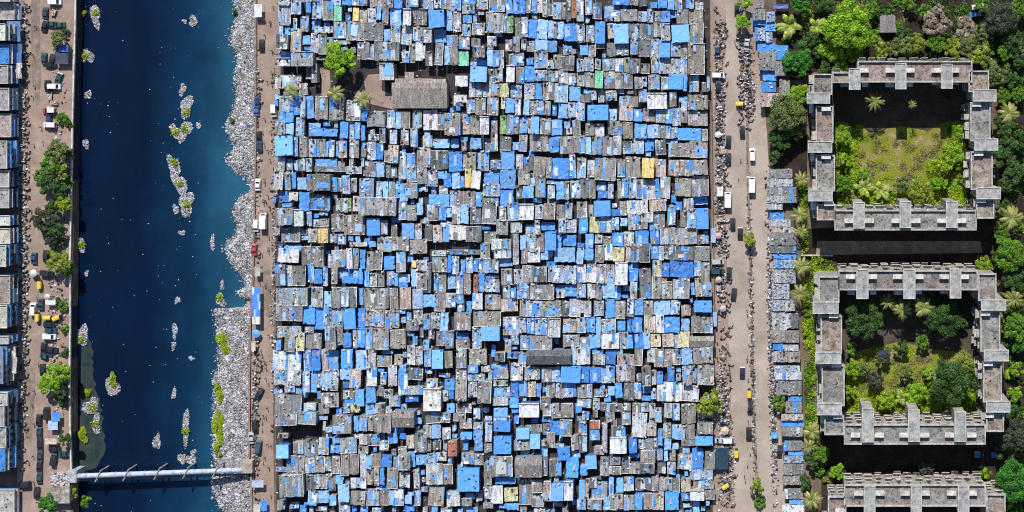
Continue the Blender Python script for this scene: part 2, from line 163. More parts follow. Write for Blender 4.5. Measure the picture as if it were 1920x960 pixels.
def quads_mesh(name, V, T, mat, parent=None, loc=None, nv=4, M=None):
    """mesh of loose polygons, nv vertices each; V (n,nv,3), T (n,3)"""
    n=len(V); me=bpy.data.meshes.new(name)
    me.vertices.add(n*nv); me.vertices.foreach_set('co',np.ascontiguousarray(V,dtype=np.float32).ravel())
    me.loops.add(n*nv); me.loops.foreach_set('vertex_index',np.arange(n*nv,dtype=np.int32))
    me.polygons.add(n); me.polygons.foreach_set('loop_start',np.arange(0,n*nv,nv,dtype=np.int32))
    me.update(calc_edges=True)
    return finish(me,name,mat,np.zeros(n,dtype=np.int32) if M is None else M,T,parent,loc)
BOXF=np.array([[0,3,2,1],[4,5,6,7],[0,1,5,4],[1,2,6,5],[2,3,7,6],[3,0,4,7]])
BOXC=np.array([[-1,-1,-1],[1,-1,-1],[1,1,-1],[-1,1,-1],[-1,-1,1],[1,-1,1],[1,1,1],[-1,1,1]])*.5
def boxes_mesh(name, C, L, A, T, mat, parent=None, loc=None, tilt=None, M=None):
    """many small boxes in one mesh: centres C, sizes L, headings A, tints T"""
    n=len(C); v=BOXC[None]*L[:,None,:]
    if tilt is not None:
        v=v.copy(); c,s=np.cos(tilt)[:,None],np.sin(tilt)[:,None]; x,z=v[:,:,0].copy(),v[:,:,2].copy(); v[:,:,0]=c*x-s*z; v[:,:,2]=s*x+c*z
    c,s=np.cos(A)[:,None],np.sin(A)[:,None]; w=v.copy(); w[:,:,0]=c*v[:,:,0]-s*v[:,:,1]; w[:,:,1]=s*v[:,:,0]+c*v[:,:,1]
    w+=C[:,None,:]
    f=(np.arange(n)[:,None,None]*8+BOXF[None]).reshape(-1,4)
    me=bpy.data.meshes.new(name); me.vertices.add(n*8); me.vertices.foreach_set('co',w.astype(np.float32).ravel())
    me.loops.add(len(f)*4); me.loops.foreach_set('vertex_index',f.astype(np.int32).ravel())
    me.polygons.add(len(f)); me.polygons.foreach_set('loop_start',np.arange(0,len(f)*4,4,dtype=np.int32)); me.update(calc_edges=True)
    return finish(me,name,mat,np.zeros(n*6,dtype=np.int32) if M is None else np.repeat(M,6),np.repeat(T,6,axis=0),parent,loc)

def tag(o, label=None, cat=None, group=None, kind=None):
    if label: o['label']=label
    if cat: o['category']=cat
    if group: o['group']=group
    if kind: o['kind']=kind
    return o
def empty(name, loc, rz=0.0, label=None, cat=None, group=None):
    o=bpy.data.objects.new(name,None); o.empty_display_size=.5; COL.objects.link(o); o.location=loc; o.rotation_euler=(0,0,rz)
    return tag(o,label,cat,group)
KIDS={}
def copy_tree(o, parent=None, kids=None):
    kids=kids if kids is not None else o.children
    c=o.copy(); COL.objects.link(c)
    if parent is not None: c.parent=parent
    for ch in kids: copy_tree(ch,c)
    return c
def jit(c, a=.12, h=.03):
    k=1+random.uniform(-a,a); return tuple(max(.004,x*k*(1+random.uniform(-h,h))) for x in c[:3])
def pick(ch): return random.choices([c for c,_ in ch],[w for _,w in ch])[0]
def inpoly(px, py, poly):
    px=np.asarray(px,float); py=np.asarray(py,float); r=np.zeros(px.shape,bool); n=len(poly)
    for i in range(n):
        x0,y0=poly[i]; x1,y1=poly[(i+1)%n]
        if y0==y1: continue
        c=((y0>py)!=(y1>py))&(px<(x1-x0)*(py-y0)/(y1-y0)+x0); r^=c
    return r
def in_poly_points(poly, n):
    a=np.array(poly,float); lo,hi=a.min(0),a.max(0); out=[]
    while len(out)<n:
        q=lo+(hi-lo)*RN.random((max(64,n*2),2)); out.extend(q[inpoly(q[:,0],q[:,1],poly)].tolist())
    return np.array(out[:n])

# ---------------------------------------------------------------- materials
class N:
    def __init__(s,name):
        s.m=bpy.data.materials.new(name); s.m.use_nodes=True; s.t=s.m.node_tree; s.t.nodes.clear()
        s.out=s.t.nodes.new('ShaderNodeOutputMaterial'); s.b=s.t.nodes.new('ShaderNodeBsdfPrincipled'); s.t.links.new(s.b.outputs[0],s.out.inputs[0])
    def n(s,typ,ins=None,**kw):
        x=s.t.nodes.new('ShaderNode'+typ)
        for k,v in kw.items(): setattr(x,k,v)
        for k,v in (ins or {}).items():
            if hasattr(v,'is_output'): s.t.links.new(v,x.inputs[k])
            else: x.inputs[k].default_value=v
        return x
    def link(s,a,b): s.t.links.new(a,b)
    def pos(s,scale=(1,1,1)):
        g=s.n('NewGeometry'); m=s.n('VectorMath',{0:g.outputs['Position'],1:scale},operation='MULTIPLY'); return m.outputs[0]
    def noise(s,vec,scale,detail=4,rough=.6,dist=0.):
        return s.n('TexNoise',{'Vector':vec,'Scale':scale,'Detail':detail,'Roughness':rough,'Distortion':dist}).outputs[0]
    def ramp(s,f,stops):
        r=s.n('ValToRGB',{0:f}); e=r.color_ramp.elements
        while len(e)<len(stops): e.new(.5)
        for i,(p,c) in enumerate(stops): e[i].position=p; e[i].color=(*c,1) if hasattr(c,'__len__') else (c,c,c,1)
        return r.outputs[0]
    def mul(s,a,b): return s.n('MixRGB',{0:1.,1:a,2:b},blend_type='MULTIPLY').outputs[0]
    def mix(s,f,a,b): return s.n('MixRGB',{0:f,1:a,2:b}).outputs[0]
    def bump(s,h,strength,dist=.1):
        s.link(s.n('Bump',{'Height':h,'Strength':strength,'Distance':dist}).outputs[0],s.b.inputs['Normal'])
    def tint(s): return s.n('Attribute',attribute_name='Tint').outputs['Color']
    def done(s,col,rough=.8,spec=.3,metal=0.):
        if hasattr(col,'is_output'): s.link(col,s.b.inputs['Base Color'])
        else: s.b.inputs['Base Color'].default_value=(*col,1)
        if hasattr(rough,'is_output'): s.link(rough,s.b.inputs['Roughness'])
        else: s.b.inputs['Roughness'].default_value=rough
        s.b.inputs['Specular IOR Level'].default_value=spec; s.b.inputs['Metallic'].default_value=metal
        return s.m
def mat_sheet():
    k=N('corrugated_sheet'); p=k.pos(); col=k.tint()
    col=k.mul(col,k.ramp(k.noise(k.pos((1,.13,1)),1.5,5,.75),[(.32,.42),(.52,1.),(.7,1.5)]))      # rust and rain streaks down the sheets
    col=k.mul(col,k.ramp(k.noise(p,3.2,3,.75),[(.36,.36),(.5,1.),(.66,1.5)]))
    grime=k.ramp(k.noise(p,.7,5,.7),[(.52,0.),(.66,1.)])
    col=k.mix(k.n('Math',{0:grime,1:.5},operation='MULTIPLY').outputs[0],col,(.15,.125,.1,1))
    w=k.n('TexWave',{'Vector':p,'Scale':4.2,'Distortion':.6,'Detail':1.},wave_type='BANDS',bands_direction='X').outputs[0]
    k.bump(w,.35,.06); return k.done(col,.75,.25)
def mat_tarp():
    k=N('plastic_tarpaulin'); p=k.pos(); col=k.tint()
    col=k.mul(col,k.ramp(k.noise(p,1.3,4,.65),[(.3,.72),(.55,1.),(.75,1.12)]))
    f=k.ramp(k.noise(k.pos((1,.4,1)),2.1,4,.7),[(.6,0.),(.72,1.)])
    col=k.mix(k.n('Math',{0:f,1:.42},operation='MULTIPLY').outputs[0],col,(.42,.6,.82,1))     # sun bleached folds
    d=k.ramp(k.noise(p,2.4,3,.7),[(.66,0.),(.73,1.)]); col=k.mix(k.n('Math',{0:d,1:.55},operation='MULTIPLY').outputs[0],col,(.09,.1,.12,1))
    k.bump(k.noise(k.pos((1,.5,1)),1.5,4,.6),.5,.25); return k.done(col,.5,.35)
def mat_concrete(name='weathered_concrete',lo=.45):
    k=N(name); p=k.pos(); col=k.tint()
    col=k.mul(col,k.ramp(k.noise(p,.55,6,.72),[(.32,lo),(.55,1.),(.75,1.25)]))
    col=k.mul(col,k.ramp(k.noise(p,3.5,3,.7),[(.34,.6),(.52,1.),(.7,1.25)]))
    k.bump(k.noise(p,5,3,.6),.25,.05); return k.done(col,.9,.15)
def mat_wall():
    k=N('patched_wall'); p=k.pos(); col=k.mul(k.tint(),k.ramp(k.noise(k.pos((1,1,.4)),1.4,4,.7),[(.3,.6),(.55,1.),(.8,1.2)])); return k.done(col,.85,.2)
def mat_junk(name='household_junk',rough=.7):
    k=N(name); col=k.mul(k.tint(),k.ramp(k.noise(k.pos(),4.,2),[(.3,.75),(.7,1.2)])); return k.done(col,rough,.3)
def mat_leaf():
    k=N('leaf'); r=k.n('NewGeometry').outputs['Random Per Island']
    col=k.mul(k.tint(),k.ramp(r,[(0,.55),(.5,1.),(1,1.5)])); k.done(col,.55,.3)
    tr=k.n('BsdfTranslucent'); k.link(k.mul(col,(1.1,1.25,.5,1)),tr.inputs[0]); mx=k.n('MixShader',{0:.25}); k.link(k.b.outputs[0],mx.inputs[1]); k.link(tr.outputs[0],mx.inputs[2]); k.link(mx.outputs[0],k.out.inputs[0])
    return k.m
def mat_bark():
    k=N('bark'); return k.done(k.mul(k.tint(),k.ramp(k.noise(k.pos((1,1,.3)),5,4),[(.3,.6),(.7,1.2)])),.9,.1)
def mat_paint(): return N('car_paint')
def ground_mat(name, stops, scale=.25, fine=(.7,1.25), fs=3., rough=.95):
    k=N(name); p=k.pos(); col=k.ramp(k.noise(p,scale,7,.65,.4),stops)
    col=k.mul(col,k.ramp(k.noise(p,fs,4,.75),[(.33,fine[0]),(.68,fine[1])]))
    k.bump(k.noise(p,2.,5,.7),.4,.15); return k.done(col,rough,.1)
M={}
M['sheet']=mat_sheet(); M['tarp']=mat_tarp(); M['concrete']=mat_concrete(); M['wall']=mat_wall(); M['junk']=mat_junk(); M['leaf']=mat_leaf(); M['bark']=mat_bark()
k=N('stained_roof_deck'); p=k.pos(); col=k.mul(k.tint(),k.ramp(k.noise(p,.42,7,.75,.6),[(.36,.22),(.5,.9),(.66,1.5)])); col=k.mix(k.n('Math',{0:k.ramp(k.noise(p,.3,5,.7),[(.48,0.),(.62,1.)]),1:.5},operation='MULTIPLY').outputs[0],col,(.2,.13,.09,1)); col=k.mul(col,k.ramp(k.noise(p,3.,4,.75),[(.35,.55),(.52,1.),(.68,1.4)])); M['deck']=k.done(col,.9,.15)
k=N('vehicle_paint'); M['paint']=k.done(k.tint(),.3,.5)
k=N('vehicle_glass'); M['glass']=k.done((.012,.016,.022),.08,.6)
k=N('tyre_rubber'); M['rubber']=k.done((.018,.018,.018),.85,.2)
k=N('cloth_and_skin'); M['cloth']=k.done(k.tint(),.85,.15)
k=N('painted_steel'); M['steel']=k.done(k.mul(k.tint(),k.ramp(k.noise(k.pos(),.8,5,.7),[(.3,.55),(.55,1.),(.7,1.2)])),.45,.4)
M['soil']=ground_mat('bare_earth',[(.3,(.075,.05,.038)),(.5,(.15,.11,.085)),(.7,(.26,.2,.155))],.12)
M['lane']=ground_mat('dusty_lane',[(.3,(.24,.175,.145)),(.5,(.31,.23,.19)),(.7,(.4,.31,.265))],.16,(.8,1.15),2.2)
M['road']=ground_mat('dusty_asphalt',[(.3,(.28,.225,.185)),(.5,(.38,.315,.265)),(.7,(.47,.4,.345))],.1,(.78,1.15),2.6)
M['wornroad']=ground_mat('worn_asphalt',[(.3,(.15,.115,.095)),(.5,(.22,.175,.145)),(.7,(.34,.27,.22))],.35,(.75,1.2),3.)
M['alley']=ground_mat('shade_dark_alley_floor',[(.3,(.03,.027,.03)),(.55,(.06,.05,.05)),(.75,(.1,.085,.08))],.3)  # floor colour darkened so the alleys read as shaded
M['grove']=ground_mat('shade_dark_grove_floor',[(.3,(.018,.013,.011)),(.6,(.045,.033,.026)),(.8,(.08,.06,.045))],.2)  # ground colour darkened to stand for shade under the trees
M['mud']=ground_mat('wet_mud',[(.3,(.012,.03,.04)),(.55,(.035,.05,.045)),(.75,(.06,.07,.05))],.3,(.8,1.2),2.,.5)
M['turf']=ground_mat('rough_turf',[(.3,(.09,.14,.012)),(.44,(.2,.24,.02)),(.54,(.25,.22,.06)),(.68,(.4,.33,.22))],.22,(.4,1.4),2.5)
M['courtsoil']=ground_mat('shade_dark_courtyard_soil',[(.3,(.05,.04,.03)),(.6,(.1,.08,.06))],.2)  # soil colour darkened to stand for the blocks' shade
M['rubbish']=ground_mat('trodden_rubbish',[(.3,(.12,.11,.1)),(.5,(.3,.28,.27)),(.7,(.5,.48,.47))],.8,(.4,1.5),3.2)
k=N('canal_water'); p=k.pos(); sx=k.n('SeparateXYZ',{0:p}).outputs[0]
wob=k.noise(p,.05,5,.6); d=k.n('Math',{0:sx,1:k.n('Math',{0:wob,1:26.},operation='MULTIPLY').outputs[0]},operation='ADD').outputs[0]
f=k.n('MapRange',{'Value':d,'From Min':-112.,'From Max':-77.,'To Min':0.,'To Max':1.}).outputs[0]
col=k.ramp(f,[(0,(.0015,.0085,.03)),(.42,(.003,.026,.065)),(1.,(.018,.088,.15))])
col=k.mul(col,k.ramp(k.noise(k.pos((1,.35,1)),.09,5,.6),[(.3,.75),(.7,1.2)]))
col=k.mul(col,k.ramp(k.noise(p,2.5,3,.7),[(.3,.85),(.7,1.15)]))
k.bump(k.noise(p,1.2,4,.6),.06,.1); M['water']=k.done(col,.18,.35)
# ---------------------------------------------------------------- ground, water, roads
def struct(o): o['kind']='structure'; return o
def G(px,py,z=0.0): return P(px,py,z)
BANKL=[(-300,-6000),(146,-6000),(147,-200),(145,0),(139,240),(137,480),(135,640),(136,800),(138,1000),(138,1200),(138,7000),(-300,7000)]
WALLR=[(478,-6000),(478,-200),(479,0),(479,240),(475,480),(469,610),(467,720),(467,860),(472,960),(474,1200),(474,7000)]
mb=MB()
L=[G(x,y) for x,y in BANKL[1:-1]]
mb.face([(-2500,L[0][1],0)]+[(-2500,L[-1][1],0)]+L[::-1])
R=[G(x,y) for x,y in WALLR]
mb.face([R[0]]+R[1:]+[(2500,R[-1][1],0),(2500,R[0][1],0)])
for a,b in zip(L[:-1],L[1:]): mb.face([a,b,(b[0],b[1],-7),(a[0],a[1],-7)])
for a,b in zip(R[:-1],R[1:]): mb.face([b,a,(a[0],a[1],-7),(b[0],b[1],-7)])
mb.face([(-200,1200,-7),(-200,-1200,-7),(-50,-1200,-7),(-50,1200,-7)])
struct(mb.build('ground',M['soil']))
WZ=-4.0
mb=MB(); mb.face([(L[0][0]-3,1150,WZ),(L[0][0]-3,-1150,WZ),(R[0][0]+4,-1150,WZ),(R[0][0]+4,1150,WZ)])
struct(mb.build('water',M['water']))
def sheet(name,poly,mat,z,sub=None):
    mb=MB(); mb.face([(P(x,y)[0],P(x,y)[1],z) for x,y in poly][::-1]); o=mb.build(name,mat); return struct(o)
sheet('road',[(38,-400),(140,-400),(138,240),(134,480),(131,640),(132,800),(134,1300),(30,1300)],M['lane'],.02)
sheet('worn_road_strip',[(60,-300),(74,-300),(75,60),(77,150),(74,190),(68,200),(60,150),(58,60)],M['wornroad'],.04)
sheet('worn_road_strip',[(50,690),(66,690),(65,770),(58,830),(46,810)],M['wornroad'],.04)
sheet('lane',[(481,-400),(528,-400),(526,150),(520,300),(514,560),(512,800),(520,1300),(474,1300),(469,860),(470,700),(477,480),(481,240)],M['lane'],.02)
sheet('road',[(1336,-400),(1412,-400),(1425,60),(1430,150),(1438,250),(1448,420),(1452,640),(1464,800),(1476,960),(1490,1300),(1340,1300),(1338,700)],M['road'],.02)
sheet('verge',[(1330,-300),(1348,-300),(1362,60),(1358,200),(1362,420),(1366,620),(1372,800),(1378,960),(1385,1300),(1338,1300),(1336,600)],M['lane'],.04)
sheet('verge',[(1388,-300),(1440,-300),(1430,70),(1412,180),(1392,175),(1380,60)],M['lane'],.04)
sheet('wet_patch',[(492,510),(505,505),(512,540),(508,600),(496,590)],M['wornroad'],.04)
# median: a low earth strip between the two carriageways
mb=MB(); ms=[(1401,180),(1402,320),(1407,500),(1410,640),(1413,760),(1418,880),(1422,1060)]
for (x0,y0),(x1,y1) in zip(ms[:-1],ms[1:]):
    a=P(x0-2.5,y0);b=P(x0+2.5,y0);c=P(x1+2.5,y1);d=P(x1-2.5,y1)
    mb.solid([(q[0],q[1],.02) for q in (d,c,b,a)],[(q[0],q[1],.2) for q in (d,c,b,a)])
struct(mb.build('median_kerb',M['wornroad']))
# courtyards
sheet('courtyard_ground',[(1556,150),(1825,150),(1832,398),(1560,398)],M['courtsoil'],.02)
sheet('courtyard_ground',[(1575,540),(1842,540),(1850,792),(1582,792)],M['courtsoil'],.02)
sheet('courtyard_turf',[(1566,228),(1592,236),(1640,246),(1690,236),(1740,246),(1772,230),(1810,226),(1814,384),(1570,386)],M['turf'],.04)
sheet('courtyard_turf',[(1586,700),(1600,660),(1690,640),(1745,655),(1800,660),(1828,690),(1832,772),(1590,772)],M['turf'],.04)
sheet('pavement',[(1532,452),(1838,452),(1842,474),(1530,478)],M['wornroad'],.03)
sheet('alley_shade_floor',[(526,-200),(1330,-200),(1334,960),(1340,1200),(520,1200),(516,500),(522,250)],M['alley'],.01)  # dark sheet that carries the alley shade in its colour
sheet('clearing_earth',[(598,128),(618,132),(620,160),(612,182),(602,178),(604,150)],M['lane'],.02)
sheet('clearing_earth',[(676,165),(690,140),(716,138),(716,170),(740,178),(738,205),(700,196),(660,186)],M['lane'],.02)
sheet('mud_bank',[(P(0,0)[0] and x,y) for x,y in [(143,628)]+[(float(np.interp(t,[632,660,720,790,850,876],[156,165,167,183,188,178]))+random.uniform(-3.5,3.5),t) for t in np.arange(634,878,7.)]+[(170,884),(152,888),(138,884)]],M['mud'],WZ+.05)

# ---------------------------------------------------------------- rubbish along the water
PAL=np.array([(.5,.5,.52),(.4,.4,.41),(.34,.31,.28),(.74,.74,.76),(.22,.2,.19),(.1,.1,.1),(.28,.36,.55),(.42,.35,.29),(.04,.04,.045),(.16,.27,.5),(.45,.24,.18)])
PALW=np.array([.16,.15,.14,.12,.12,.11,.06,.06,.06,.03,.015]); PALW=PALW/PALW.sum()
def litter_arrays(xy,z,size=(.25,.75)):
    n=len(xy); Lx=RN.uniform(*size,(n,1)); s=np.concatenate([Lx,Lx*RN.uniform(.4,1.,(n,1)),RN.uniform(.06,.3,(n,1))],1)
    C=np.column_stack([xy,z+s[:,2]*.4]); T=PAL[RN.choice(len(PAL),n,p=PALW)]*RN.uniform(.75,1.15,(n,1))
    return C,s,RN.uniform(0,6.28,n),T,RN.normal(0,.35,n)
BANK=[(440,-30),(440,0),(445,30),(434,60),(429,72),(443,95),(446,120),(440,147),(445,180),(441,200),(428,225),(424,240),(433,262),(440,277),(427,298),(431,310),(446,325),(461,335),(470,345),(469,360),(450,370),(440,385),(437,402),(446,420),(444,440),(425,452),(423,470),(432,490),(441,502),(456,520),(462,537),(446,547),(450,556),(468,563),(458,578),(447,589),(440,582),(431,588),(424,578),(414,585),(405,578),(404,590),(408,605),(408,640),(411,690),(402,706),(400,760),(401,850),(406,880),(396,905),(411,945),(424,965),(428,1000)]
edge=WALLR
def wall_x(py):
    for (x0,y0),(x1,y1) in zip(edge[:-1],edge[1:]):
        if y0<=py<=y1: return x0+(x1-x0)*(py-y0)/(y1-y0)
    return 475
ys=np.linspace(-25,995,256); bx=np.interp(ys,[b[1] for b in BANK],[b[0] for b in BANK]) if False else None
def bank_x(py):
    c=[x0+(x1-x0)*(py-y0)/(y1-y0) for (x0,y0),(x1,y1) in zip(BANK[:-1],BANK[1:]) if min(y0,y1)<=py<=max(y0,y1) and y0!=y1]
    return min(c) if c else 440
mb=MB(); prev=None
for py in ys:
    b=bank_x(py)-1; w=wall_x(py)+1; row=[]
    for i in range(7):
        t=i/6; z=WZ-.15+(.25+2.6*t**1.2)*(1 if i else 0)+random.uniform(-.12,.12)*(i>0)
        row.append(P(b+(w-b)*t+random.uniform(-1,1)*(0<i<6),py,z))
    if prev:
        for i in range(6): mb.face([prev[i],row[i],row[i+1],prev[i+1]])
    prev=row
bank=mb.build('rubbish_bank',M['rubbish'],smooth=False); tag(bank,'pale mass of dumped plastic rubbish filling the canal bank below the lane wall','rubbish',kind='stuff')
n=30000; pts=[]
while len(pts)<n:
    py=random.uniform(-20,985); b=bank_x(py); w=wall_x(py)
    px=random.uniform(395,482)
    if (b-2<px<w-1 and (px>b+4 or random.random()<.7)) or (b-9<px<=b-2 and random.random()<.07):
        # the notch where water still shows
        if 565<py<582 and 440<px<456 : continue
        t=(px-b)/(w-b); z=WZ+.05+2.6*max(0,t)**1.2
        pts.append((*P(px,py,z)[:2],z))
pts=np.array(pts); C,s,A,T,tl=litter_arrays(pts[:,:2],pts[:,2],(.12,.52)); tl*=.4; s[:,2]*=.6; ph=RN.uniform(0,6,6); bx_=pts[:,0]; by_=pts[:,1]; bright=np.clip(1.02+.3*np.sin(by_*.55+ph[0]+1.3*np.sin(bx_*.5+ph[1]))*np.sin(bx_*.9+ph[2])+.22*np.sin(by_*1.7+ph[3])*np.sin(bx_*1.5+ph[4]),.35,1.35); big_=RN.random(len(pts))<.05; s[big_,:2]*=2.2; C[:,2]=np.maximum(C[:,2],WZ+.04)
o=boxes_mesh('dumped_litter',C,s,A,T*bright[:,None],M['junk'],tilt=tl); tag(o,'white and grey plastic litter scattered all over the canal bank','litter',kind='stuff')
# floating rafts of litter, each on a mat of its own
RAFTS=[(179,30,15,38,20,'long pale litter raft against the western wall at the upper end of the canal'),(163,105,19,26,0,'ragged litter raft with a green tuft against the western canal wall'),(166,178,10,16,0,'small oval litter raft west of midstream below the two upper rafts'),(162,270,8,18,0,'slim litter raft by the western wall level with the round tree crowns'),
(363,40,15,15,0,'round litter raft alone in the upper canal'),(346,40,8,5,0,'tiny litter raft beside the round one in the upper canal'),(343,168,11,18,0,'narrow litter raft at the head of the midstream chain'),(350,200,22,32,-15,'lumpy litter raft second in the midstream chain with a green tuft'),(331,248,17,26,15,'curved litter raft at the foot of the upper midstream chain'),(347,246,20,32,-10,'broad grey litter raft at the foot of the upper midstream chain'),(373,236,6,13,0,'slim litter scrap on the lane side of the broad midstream raft'),
(326,312,15,42,12,'tapered litter raft leading the lower midstream chain'),(337,345,19,42,15,'thick litter raft in the middle of the lower midstream chain'),(350,382,27,34,-25,'wide litter raft ending the lower midstream chain'),(330,393,8,18,0,'small litter raft beside the tail of the lower midstream chain'),(342,437,9,9,0,'small clot of litter below the lower midstream chain'),(152,458,14,24,0,'pointed litter heap at the western wall under the three merged trees'),(163,513,7,8,0,'tiny litter clot off the western wall'),(333,563,7,13,0,'small upright litter scrap in the middle of the canal'),(328,620,7,28,8,'thin trail of litter in the middle of the canal'),(326,648,8,12,0,'small litter clot under the thin midstream trail'),(360,672,7,7,0,'pale fleck of litter alone in dark water'),
(399,455,8,22,0,'litter string floating off the jutting rubbish bank'),(417,536,7,15,0,'slim litter raft in the bay of the rubbish bank'),(414,563,15,20,0,'litter clump with leaves in the bay of the rubbish bank'),(211,727,20,30,0,'oval litter raft with a bright plant at its tip'),(171,762,22,30,0,'litter heap on the edge of the western mud flat'),(181,795,14,28,0,'lower litter heap on the edge of the western mud flat'),(153,630,20,40,0,'litter heap at the wall where the western mud flat begins'),(349,800,11,52,-4,'long crooked litter trail above the pipe bridge'),(295,828,10,30,0,'oval litter raft above the middle of the pipe bridge'),(363,848,9,9,0,'pale litter clot near the pipe bridge by the shallow bank'),(342,860,11,20,0,'litter caught above the pipe near its third frame'),(359,862,14,18,0,'litter caught above the pipe near its fourth frame'),(327,738,7,18,0,'thin litter scrap above the pipe bridge midstream')]
def leaves_arrays(C,size,up=.55):
    """leaf quads round centres C"""
    n=len(C); nr=RN.normal(0,1,(n,3)); nr[:,2]=np.abs(nr[:,2])+up*2; nr/=np.linalg.norm(nr,axis=1)[:,None]
    r=RN.normal(0,1,(n,3)); u=np.cross(nr,r); u/=np.linalg.norm(u,axis=1)[:,None]; w=np.cross(nr,u)
    s=size if hasattr(size,'__len__') else np.full(n,size); s=s*RN.uniform(.7,1.3,n)
    u=u*(s*.5)[:,None]; w=w*(s*.32)[:,None]
    return np.stack([C-u,C-w*1.0,C+u,C+w*1.0],1)
GREENS={'L':(.19,.33,.012),'M':(.065,.16,.014),'D':(.024,.055,.016),'O':(.2,.19,.05),'Y':(.3,.4,.015),'G':(.2,.17,.1),'B':(.3,.22,.17)}
for (px,py,w,h,a,lab) in RAFTS:
    a=math.radians(a); c=P(px,py,WZ); k=18; ring=[]; f1,f2=random.uniform(0,6),random.uniform(0,6)
    for i in range(k):
        t=2*math.pi*i/k; q=random.uniform(.8,1.1)*(1+.28*math.sin(2*t+f1)+.2*math.sin(3*t+f2)); u,v=math.cos(t)*w*.5*S*q,math.sin(t)*h*.5*S*q
        ring.append((c[0]+u*math.cos(a)-v*math.sin(a),c[1]+u*math.sin(a)+v*math.cos(a)))
    mb=MB(); mb.solid([(x,y,WZ-.3) for x,y in ring],[(x*.9+c[0]*.1,y*.9+c[1]*.1,WZ+.12) for x,y in ring])
    o=mb.build('litter_raft',M['rubbish'],loc=c); tag(o,lab,'litter raft','rafts of litter on the canal')
    n=int(14+w*h*1.15); r=np.sqrt(RN.random(n))*1.12; t=RN.uniform(0,6.28,n); r=r*(1+.28*np.sin(2*t+f1)+.2*np.sin(3*t+f2)); u=np.cos(t)*r*w*.5*S; v=np.sin(t)*r*h*.5*S
    xy=np.column_stack([u*math.cos(a)-v*math.sin(a),u*math.sin(a)+v*math.cos(a)])
    C,s,A,T,tl=litter_arrays(xy,np.full(n,.12),(.12,.55)); tl*=.5; s[:,2]*=.6; q=boxes_mesh('litter',C,s,A,T,M['junk'],parent=o,tilt=tl); q['kind']='stuff'
    if 'tuft' in lab or 'plant' in lab or 'leaves' in lab or w*h>330:
        n=150; cc=np.column_stack([RN.normal(0,.6,n)+random.uniform(-.2,.2)*w*S,h*random.uniform(-.3,.3)*S+RN.normal(0,.55,n),.3+np.abs(RN.normal(0,.4,n))])
        quads_mesh('foliage',leaves_arrays(cc,.5),np.array([GREENS['Y']]*n)*RN.uniform(.7,1.2,(n,1)),M['leaf'],parent=o)
n=150; fl=[(random.uniform(150,440),random.uniform(-5,965)) for _ in range(26)]; xy=np.array([P(*( (random.choice(fl)[0]+random.gauss(0,7),random.choice(fl)[1]+random.gauss(0,26)) if random.random()<.6 else (random.uniform(150,440),random.uniform(-5,965))),WZ)[:2] for _ in range(n)])
C,s,A,T,tl=litter_arrays(xy,np.full(n,WZ),(.12,.4)); o=boxes_mesh('floating_specks',C,s,A,T,M['junk']); tag(o,'specks of litter drifting on the dark canal water','litter',kind='stuff')

# ---------------------------------------------------------------- scattered undergrowth
def undergrowth(name,label,polys,n,size,hmax,kinds,clump=2.2):
    area=[]; 
    for p in polys:
        a=np.array(p,float); area.append((np.ptp(a[:,0]))*(np.ptp(a[:,1])))
    V=[];T=[]
    for p,ar in zip(polys,area):
        m=int(n*ar/sum(area)); q=in_poly_points(p,m)
        # clumps
        nc=max(4,m//70); cc=in_poly_points(p,nc); hc=RN.uniform(.25,1.,nc)*hmax; kc=RN.choice(len(kinds),nc,p=np.array([w for _,w in kinds])/sum(w for _,w in kinds))
        pick_=RN.choice(nc,m); off=RN.normal(0,1,(m,2))*clump/S*.5; q=cc[pick_]+off; ok=inpoly(q[:,0],q[:,1],p); q=q[ok]; pick_=pick_[ok]
        d=np.linalg.norm(off[ok]*S,axis=1)/clump; z=hc[pick_]*np.exp(-d*d*1.2)*RN.uniform(.55,1.,len(q))+.05
        xyz=np.array([P(a,b,c) for (a,b),c in zip(q,z)]); V.append(leaves_arrays(xyz,size,.6))
        T.append(np.array([GREENS[kinds[k][0]] for k in kc[pick_]])*RN.uniform(.75,1.25,(len(q),1)))
    o=quads_mesh(name,np.concatenate(V),np.concatenate(T),M['leaf']); return tag(o,label,'undergrowth',kind='stuff')
undergrowth('undergrowth','bright green weeds and creepers round the edges of the courtyard turf',[[(1566,226),(1618,236),(1606,300),(1616,345),(1650,366),(1820,325),(1814,390),(1568,390)],[(1772,228),(1812,226),(1814,330),(1772,320),(1740,340),(1735,310),(1775,270)],[(1586,675),(1612,690),(1610,730),(1650,740),(1760,705),(1832,680),(1834,775),(1588,775)]],21000,.7,1.8,[('Y',4),('L',4),('M',.8)])
undergrowth('undergrowth','low ragged weeds matting the courtyard lawns in lime and brown',[[(1570,300),(1640,330),(1760,330),(1812,300),(1812,384),(1570,384)],[(1588,650),(1830,650),(1832,772),(1588,772)]],8500,.5,.6,[('Y',2.5),('L',2),('G',2.6),('O',3),('M',.8)],1.5)
undergrowth('grass','dry olive grass over the middle of the courtyard ruins',[[(1590,250),(1690,240),(1790,250),(1790,330),(1600,340)],[(1620,660),(1740,655),(1780,700),(1700,745),(1610,730)]],5200,.55,.5,[('O',4),('Y',.8),('G',2)],1.4)
undergrowth('undergrowth','bright green creeper strip growing between the roadside shops and the concrete blocks',[[(1503,520),(1530,520),(1534,840),(1512,850)],[(1500,340),(1514,340),(1516,470),(1502,480)],[(1520,478),(1568,481),(1567,520),(1520,524)],[(1824,478),(1862,480),(1862,506),(1826,504)]],9000,.6,2.2,[('L',4),('Y',2),('M',2)])
sheet('grove_shade_floor',[(1500,-300),(2300,-300),(2300,1300),(1890,1300),(1880,520),(1868,150),(1640,112),(1505,140)],M['grove'],.025)  # dark sheets laid where the ground lies in tree shade
sheet('grove_shade_floor',[(1500,430),(1870,410),(1880,520),(1840,545),(1575,545),(1510,520)],M['grove'],.015)
